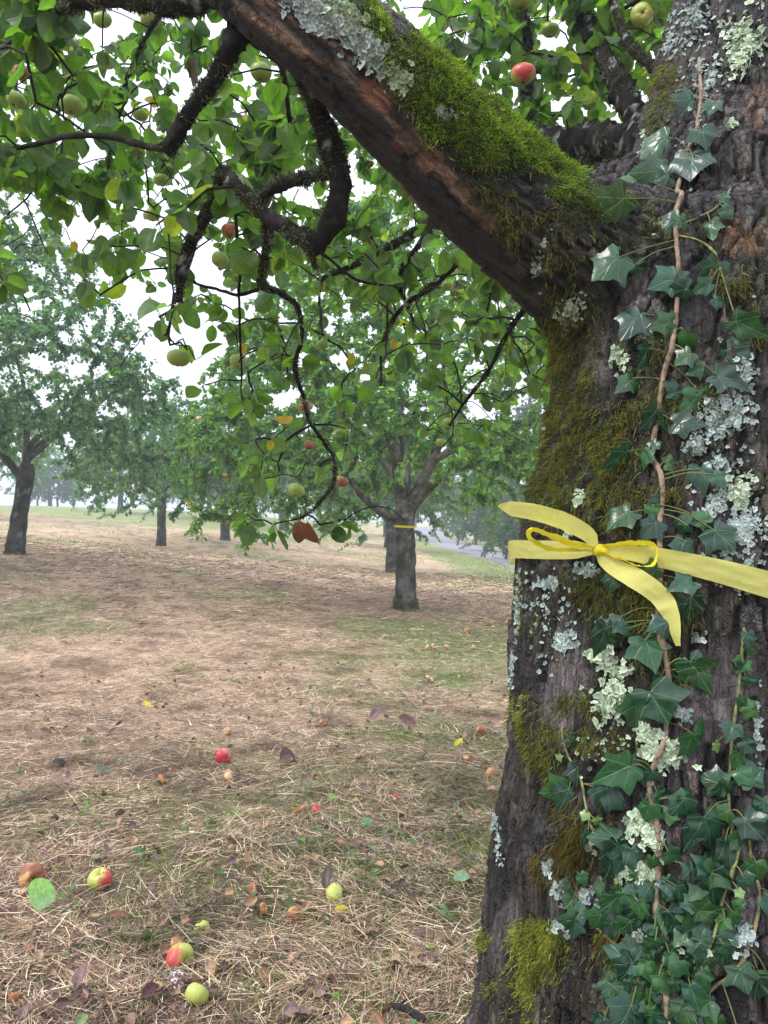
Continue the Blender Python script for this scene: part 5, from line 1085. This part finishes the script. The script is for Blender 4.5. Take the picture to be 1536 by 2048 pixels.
# ---------------------------------------------------------------- orchard trees
def tree_data(seed, fork, Rc, top, nt_, leafL, r0, limbs=None, per=2, back=4, low=1.0, greens=None, trunk_pts=None, bark=((0.018, 0.016, 0.014), (0.085, 0.075, 0.068)), spread=1.0, step=.13):
    global rng, R
    rng_old, R_old = rng, R; rng = np.random.default_rng(seed); R = rng.random
    tp = trunk_pts if trunk_pts is not None else [(0, 0, -.08, r0 * 1.45), (0, 0, .06, r0 * 1.18), (.02, 0, .4, r0), (.03, .02, .8, r0 * .92), (.05, .02, fork, r0 * .95), (.05, .02, fork + .2, r0 * .7)]
    tpn = densify(smooth_path(np.array(tp, float), 6), .05)
    if limbs is None:
        limbs = []; k = 5; a0 = R() * 6.28
        for q_ in range(k):
            a = a0 + q_ * 6.283 / k + rng.normal(0, .25); L_ = Rc * (.75 + .2 * R()); el = .55 + .5 * R(); pts = [(tp[-2][0], tp[-2][1], fork - .15, r0 * .5)]
            for t in (.12, .3, .55, .8, 1.0):
                rr = L_ * t; pts.append((math.cos(a) * rr + rng.normal(0, .08), math.sin(a) * rr + rng.normal(0, .08), fork + (top - fork) * (.50 * el) * t ** .8 + rng.normal(0, .06), r0 * (.40 - .34 * t)))
            limbs.append(pts)
        limbs.append([(tp[-2][0], tp[-2][1], fork - .1, r0 * .5), (rng.normal(0, .15), rng.normal(0, .15), fork + (top - fork) * .3, r0 * .24), (rng.normal(0, .2), rng.normal(0, .2), fork + (top - fork) * .6, r0 * .12), (rng.normal(0, .3), rng.normal(0, .3), fork + (top - fork) * .85, r0 * .08)])
    LP_ = []
    for L_ in limbs:
        Pr = densify(smooth_path(np.array(L_, float), 6), .09); nzv = np.cumsum(rng.normal(0, .010, (len(Pr), 3)), 0); Pr[:, :3] += nzv * np.linspace(0, 1, len(Pr))[:, None]; LP_.append(Pr)
    tg_ = []
    ph = R(6) * 6.28
    while len(tg_) < nt_:
        a = R() * 6.283; u = math.sqrt(R()); edge = Rc * (1 + .16 * math.sin(3 * a + ph[0]) + .10 * math.sin(5 * a + ph[1]) + .06 * math.sin(9 * a + ph[2]))
        rr = u * edge; zt = fork + .9 + (top - fork - .9) * (1 - u ** 1.8) * (1 + .12 * math.sin(4 * a + 5 * u + ph[3])); zb = fork + 1.1 - (fork + 1.1 - low) * u ** 1.3 * (.6 + .5 * math.sin(2 * a + ph[4]) ** 2)
        w_ = R(); w_ = w_ if R() < .5 else (1 - .35 * R() if R() < .7 else .2 * R()); z_ = zb + (zt - zb) * w_
        tg_.append((math.cos(a) * rr, math.sin(a) * rr, z_))
    P, par, r, ends, nh = grow([p[:, :3] for p in LP_], [p[:, 3] for p in LP_], np.array(tg_), step, step * .11, .13, 6, .003, .42)
    def col_bark(V): 
        c = mixc(np.array(bark[0])[None], np.array(bark[1])[None], sstep(-.4, .5, fbm(V * 9, 4, 6)))
        c = mixc(c, np.array((0.055, 0.06, 0.02))[None], .6 * sstep(0, .35, fbm(V * 4, 3, 66))); return mixc(c, np.array((0.24, 0.26, 0.24))[None], .7 * sstep(.32, .48, fbm(V * 13, 3, 67)))
    out = {}
    def part(Pr, nm, sides, amp):
        V, Fq_, Fc_ = tube(Pr[:, :3], Pr[:, 3], sides, amp, 14); A = Acc(); A.add(V, Fq_, col_bark(V)); A.F3.append(Fc_); return A.mesh(nm)
    out['trunk'] = [part(tpn, 'trunk', 20, .10)]; out['limb'] = [part(p, 'limb', 9, .16) for p in LP_]
    out['twigs'] = [edges_mesh('twigs', P, par, r, nh, (0.05, 0.042, 0.035), 4)]
    B, D = twig_leaves(P, par, ends, back, per, leafL * .3); n = len(B)
    Dd = D * .5 + rng.normal(0, .55, B.shape) + [0, 0, -.35]; Nn = rng.normal(0, .55, B.shape) + [0, 0, .8]
    g = np.array(greens if greens is not None else [(0.07, 0.13, 0.045), (0.055, 0.11, 0.045), (0.09, 0.15, 0.05), (0.06, 0.115, 0.06)]); col = g[rng.integers(0, len(g), n)] * (.65 + .7 * R(n))[:, None]
    u_ = R(n); col[u_ < .008] = (0.42, 0.28, 0.05); out['crown'] = [kites('crown', B, Dd, Nn, leafL * (.7 + .6 * R(n)), col)]; print('tree', seed, n)
    rng, R = rng_old, R_old
    return out
def place_tree(data, loc, rz, sc, label, group=None, cat='tree', name='apple_tree', parts=('trunk', 'limb', 'twigs', 'crown')):
    root = empty(name, loc, label, cat, group); root.rotation_euler = (0, 0, rz); root.scale = (sc, sc, sc)
    for k in parts:
        for me_ in data[k]: obj(k, me_, M['far_leaf'] if k == 'crown' else M['far_bark'] if k != 'twigs' else M['twig'], root)
    return root
def at(px_, Y): x_ = (px_ - 768) / F * Y; return (x_, Y, terr1(x_, Y))
# the tree with the yellow band
b2 = at(811, 10.6); 
def lp(L_): return [tuple(PX(u, v, 10.6 + dy) - np.array(b2)) + (r_,) for u, v, dy, r_ in L_]
lim2 = [lp([(806, 1030, 0, .09), (800, 985, -.05, .085), (795, 920, -.15, .08), (780, 870, -.3, .072), (745, 830, -.5, .06), (705, 780, -.8, .045), (640, 720, -1.2, .025), (590, 690, -1.6, .01)]),
        lp([(818, 1025, 0, .085), (832, 985, 0, .08), (862, 930, .1, .07), (880, 870, .2, .06), (885, 800, .3, .055), (890, 720, .3, .045), (900, 640, .3, .035), (900, 500, .3, .02), (890, 400, .3, .01)]),
        lp([(815, 1030, 0, .07), (850, 985, -.2, .06), (890, 948, -.5, .055), (935, 925, -.8, .045), (1000, 935, -1.3, .03), (1080, 960, -1.8, .012)]),
        lp([(860, 925, .1, .05), (935, 885, .1, .055), (1000, 860, .1, .05), (1080, 835, .1, .045), (1160, 800, .1, .03), (1240, 760, .1, .012)]),
        lp([(800, 1040, 0, .05), (770, 1030, -.1, .048), (735, 1002, -.2, .042), (705, 965, -.4, .03), (650, 930, -.7, .018), (590, 920, -1, .008)]),
        lp([(815, 1000, .1, .07), (815, 930, .5, .06), (830, 840, 1.1, .045), (850, 760, 1.8, .03), (860, 700, 2.5, .012)]), lp([(800, 960, .1, .05), (740, 900, .6, .045), (670, 850, 1.2, .03), (600, 820, 1.9, .012)]),
        lp([(800, 985, -.1, .06), (800, 860, -.1, .05), (790, 760, -.1, .04), (770, 640, 0, .03), (760, 520, 0, .02), (750, 420, 0, .008)]), lp([(890, 800, .3, .04), (930, 730, .2, .035), (960, 660, .1, .03), (985, 600, 0, .02), (1010, 520, 0, .01)])]
tp2 = [tuple(PX(u, v, 10.6) - np.array(b2)) + (r_,) for u, v, r_ in ((811, 1222, .185), (811, 1203, .158), (811, 1170, .143), (811, 1100, .138), (809, 1052, .136), (811, 1020, .150), (812, 1000, .12))]
T2 = tree_data(11, 1.45, 3.0, 6.3, 2000, .074, .14, lim2, 7, 6, .9, [(0.10, 0.21, 0.045), (0.065, 0.15, 0.045), (0.14, 0.25, 0.055), (0.08, 0.175, 0.08)], tp2, step=.11, bark=((0.03, 0.028, 0.024), (0.17, 0.155, 0.135)))
tree2 = place_tree(T2, b2, 0, 1, 'forked apple tree with a yellow band round its short trunk')
rb = empty('tree_band', (b2[0], b2[1], b2[2]), 'narrow yellow band around the trunk of the forked tree', 'ribbon')
th = np.linspace(0, 2 * np.pi, 49); tz = PX(809, 1053, 10.6)[2] - b2[2]; Pq = np.stack([-.014 + .152 * np.cos(th), .152 * np.sin(th), tz - .008 * np.cos(th)], -1)
s9 = np.linspace(-.5, .5, 3); V = (Pq[:, None] + np.array([0, 0, 1.0])[None, None] * (s9[None, :, None] * .03)).reshape(-1, 3); i = np.arange(48)[:, None] * 3; j = np.arange(2)[None]
bb = obj('band', mesh_np('band', V, [np.stack([i + j, i + j + 1, i + 3 + j + 1, i + 3 + j], -1).reshape(-1, 4)]), M['ribbon2'], rb)
for u, v, Y_, lb, mt in [(398, 838, 9.6, 'tiny pale apple at the far left rim of the banded tree', 'ap_pale'), (451, 951, 9.4, 'tiny orange apple low at the left rim of the banded tree', 'ap_peach'), (527, 932, 9.6, 'small peach apple on the banded tree, left of the drooping twig', 'ap_peach'),
    (1076, 747, 9.4, 'small pale apple at the right side of the banded tree, next to the big trunk', 'ap_pale'), (1060, 705, 9.6, 'small dull apple above the bare bough of the banded tree', 'ap_peach'), (985, 770, 9.8, 'small peach apple in the middle right of the banded tree', 'ap_peach'), (690, 905, 9.3, 'small green apple right of the drooping twig on the banded tree', 'ap_yellow')]:
    apple(PX(u, v, Y_), .038, mt, lb, (0, 0, R() * 6), 'apples on the banded tree', stem=False)
# white flecks of old limewash and lichen at the banded trunk's foot are in its bark; moss collar at the foot
n = 2600; th = R(n) * 6.283; zz_ = .02 + .15 * R(n) ** 1.6; rr_ = .150 + .02 * (zz_ < .05); Pm = np.stack([rr_ * np.cos(th), rr_ * np.sin(th), zz_ - .02], -1)
tag(blades(Pm, np.stack([np.cos(th), np.sin(th), .3 + 0 * th], -1) + rng.normal(0, .4, (n, 3)), np.full(n, .03), np.full(n, .008), rng.normal(0, 1, (n, 3)), rng.normal(0, .3, (n, 3)), np.array((0.12, 0.15, 0.03)) * (.5 + R((n, 1))), 'moss', M['moss'], tree2), kind='stuff')

G1 = [(0.075, 0.165, 0.075), (0.055, 0.13, 0.07), (0.11, 0.21, 0.085), (0.075, 0.16, 0.10)]
TA = tree_data(21, 1.35, 2.9, 6.0, 1500, .075, .14, None, 6, 6, .7, G1, [(0, 0, -.1, .22), (0, 0, .08, .165), (.05, 0, .5, .138), (.12, .0, 1.0, .128), (.17, 0, 1.35, .138), (.19, 0, 1.55, .10)], step=.13)
TB = tree_data(22, 1.4, 2.6, 4.5, 800, .090, .13, None, 6, 6, .75, G1, step=.15)
TC = tree_data(23, 1.5, 2.7, 4.8, 800, .090, .15, None, 6, 6, .75, [(0.08, 0.16, 0.065), (0.06, 0.135, 0.065), (0.11, 0.19, 0.07)], step=.15)
place_tree(TA, at(30, 13), .4, 1.0, 'apple tree with the stoutest dark trunk of the left row, near the left edge', 'orchard trees in rows')
place_tree(TA, (-7.6, 8.6, terr1(-7.6, 8.6)), 2.2, 1.0, 'apple tree beyond the left edge whose long branches reach into view', 'orchard trees in rows')
place_tree(TB, at(322, 22), 1.0, 1.0, 'slim trunked apple tree, second along the left row', 'orchard trees in rows')
place_tree(TC, at(450, 26), 2.0, 1.0, 'apple tree at the middle of the row, right of the slim trunked one', 'orchard trees in rows')
place_tree(TC, at(783, 20.5), 4.0, .95, 'apple tree whose trunk shows just behind the banded one', 'orchard trees in rows')
for k, (u, Y_, t_, sc, lb) in enumerate([(240, 46, TC, 1.1, 'hazy apple tree with its trunk showing left of the slim trunk'), (-60, 27, TC, 1.05, 'apple tree upslope, cut by the left edge'),
    (420, 44, TB, 1.1, 'faint apple tree just left of the middle trunk in the row'), (487, 52, TC, 1.1, 'faint apple tree just right of the middle trunk'), (565, 40, TC, 1.1, 'faint apple tree below the curled brown leaves'),     (775, 32, TB, 1.05, 'apple tree third in line behind the banded one'), (772, 46, TC, 1.1, 'apple tree fourth in line behind the banded one'), (100, 62, TB, 1.2, 'far pale apple tree on the left rise')]):
    place_tree(t_, at(u, Y_), k * 1.3, sc, lb, 'orchard trees in rows')
# shrubs and taller trees along the road
def shrub_data(seed, Rr, H, nt_, leafL, greens, per=3):
    d = tree_data(seed, .3, Rr, H, nt_, leafL, .05, None, per + 2, 5, .05, greens, [(0, 0, -.1, .09), (0, 0, .1, .07), (0, 0, .3, .06), (0, 0, .4, .03)], step=.12); return d
DG = [(0.045, 0.09, 0.045), (0.035, 0.075, 0.04), (0.06, 0.105, 0.05)]
SA = shrub_data(31, 1.6, 2.6, 300, .10, DG); SBt = shrub_data(32, 1.5, 3.4, 300, .09, [(0.09, 0.15, 0.07), (0.07, 0.13, 0.07), (0.05, 0.09, 0.06)])
TD = tree_data(33, 1.8, 3.2, 8.6, 700, .14, .16, None, 5, 5, 1.2, DG, step=.18)
TE = tree_data(34, .7, 1.8, 6.5, 500, .14, .12, None, 5, 5, .3, [(0.03, 0.065, 0.04), (0.025, 0.055, 0.035)], step=.16)
for k, (u, Y_, t_, sc, lb, nm, ct) in enumerate([(1012, 29, SBt, .75, 'feathery grey green shrub overhanging the road by the big trunk', 'shrub', 'shrub'), (1060, 27, SA, .9, 'dark shrub across the road, partly behind the big trunk', 'shrub', 'shrub'), (985, 37, SA, 1.0, 'round dark green shrub on the far side of the road', 'shrub', 'shrub'),
    (952, 46, SBt, 1.0, 'pale hazy shrub farther along the road', 'shrub', 'shrub'), (925, 56, SA, 1.2, 'farthest hazy shrub where the road fades', 'shrub', 'shrub'), (1230, 24, SA, 1.1, 'dark shrub across the road, hidden behind the middle of the big trunk', 'shrub', 'shrub'), (1420, 26, SBt, 1.1, 'grey green shrub across the road behind the ivy', 'shrub', 'shrub'), (1300, 36, TD, .9, 'leafy tree across the road behind the big trunk, second from the path', 'tree', 'tree'), (1560, 34, TD, 1.0, 'leafy tree across the road, beyond the right edge', 'tree', 'tree'), (1075, 38, TD, 1.0, 'tall leafy tree across the road behind the big trunk', 'tree', 'tree'), (1010, 50, TE, 1.1, 'dark upright conifer beyond the road shrubs', 'conifer', 'tree'),
    (968, 62, TD, 1.0, 'tall hazy tree beyond the road, rightmost of the far pair', 'tree', 'tree'), (905, 78, TD, 1.1, 'tall hazy tree where the road fades, leftmost of the far pair', 'tree', 'tree'), (115, 58, TE, .62, 'bluish dark conifer on the left rise, right of the thick trunk', 'conifer', 'tree'), (75, 60, TE, .55, 'bluish low conifer on the left rise, behind the thick trunk', 'conifer', 'tree'), (148, 57, TE, .45, 'small bluish conifer on the left rise, rightmost of three', 'conifer', 'tree'),
    (560, 95, TD, 1.2, 'very faint tree on the skyline below the brown leaves', 'tree', 'tree'), (690, 100, TD, 1.2, 'very faint tree on the skyline left of the banded trunk', 'tree', 'tree'), (830, 100, TD, 1.2, 'very faint tree on the skyline right of the banded trunk', 'tree', 'tree'), (330, 100, TD, 1.1, 'very faint tree on the skyline beside the slim trunk', 'tree', 'tree'), (440, 92, TD, 1.1, 'very faint tree on the skyline behind the middle trunk', 'tree', 'tree')]):
    place_tree(t_, at(u, Y_), k * 2.1, sc, lb, 'shrubs and trees along the road' if 800 < u else 'trees on the far rise', ct, nm)

# ---------------------------------------------------------------- haze
hm = bpy.data.materials.new('haze'); hm.use_nodes = True; nt = hm.node_tree; nt.nodes.clear()
pv = nt.nodes.new('ShaderNodeVolumePrincipled'); pv.inputs['Color'].default_value = (0.80, 0.93, 1.0, 1); pv.inputs['Density'].default_value = 0.0042; pv.inputs['Anisotropy'].default_value = 0.2
mo = nt.nodes.new('ShaderNodeOutputMaterial'); nt.links.new(pv.outputs[0], mo.inputs['Volume'])
x0, x1, y0, y1, z0, z1 = -152, 152, -152, 152, -4.6, 11.5
V = np.array([(x, y, z) for x in (x0, x1) for y in (y0, y1) for z in (z0, z1)]); Fh = np.array([(0, 1, 3, 2), (4, 6, 7, 5), (0, 4, 5, 1), (2, 3, 7, 6), (0, 2, 6, 4), (1, 5, 7, 3)])
tag(obj('haze', mesh_np('haze', V, [Fh], smooth=False), hm), 'thin pale morning haze over the whole orchard', 'haze', kind='stuff')
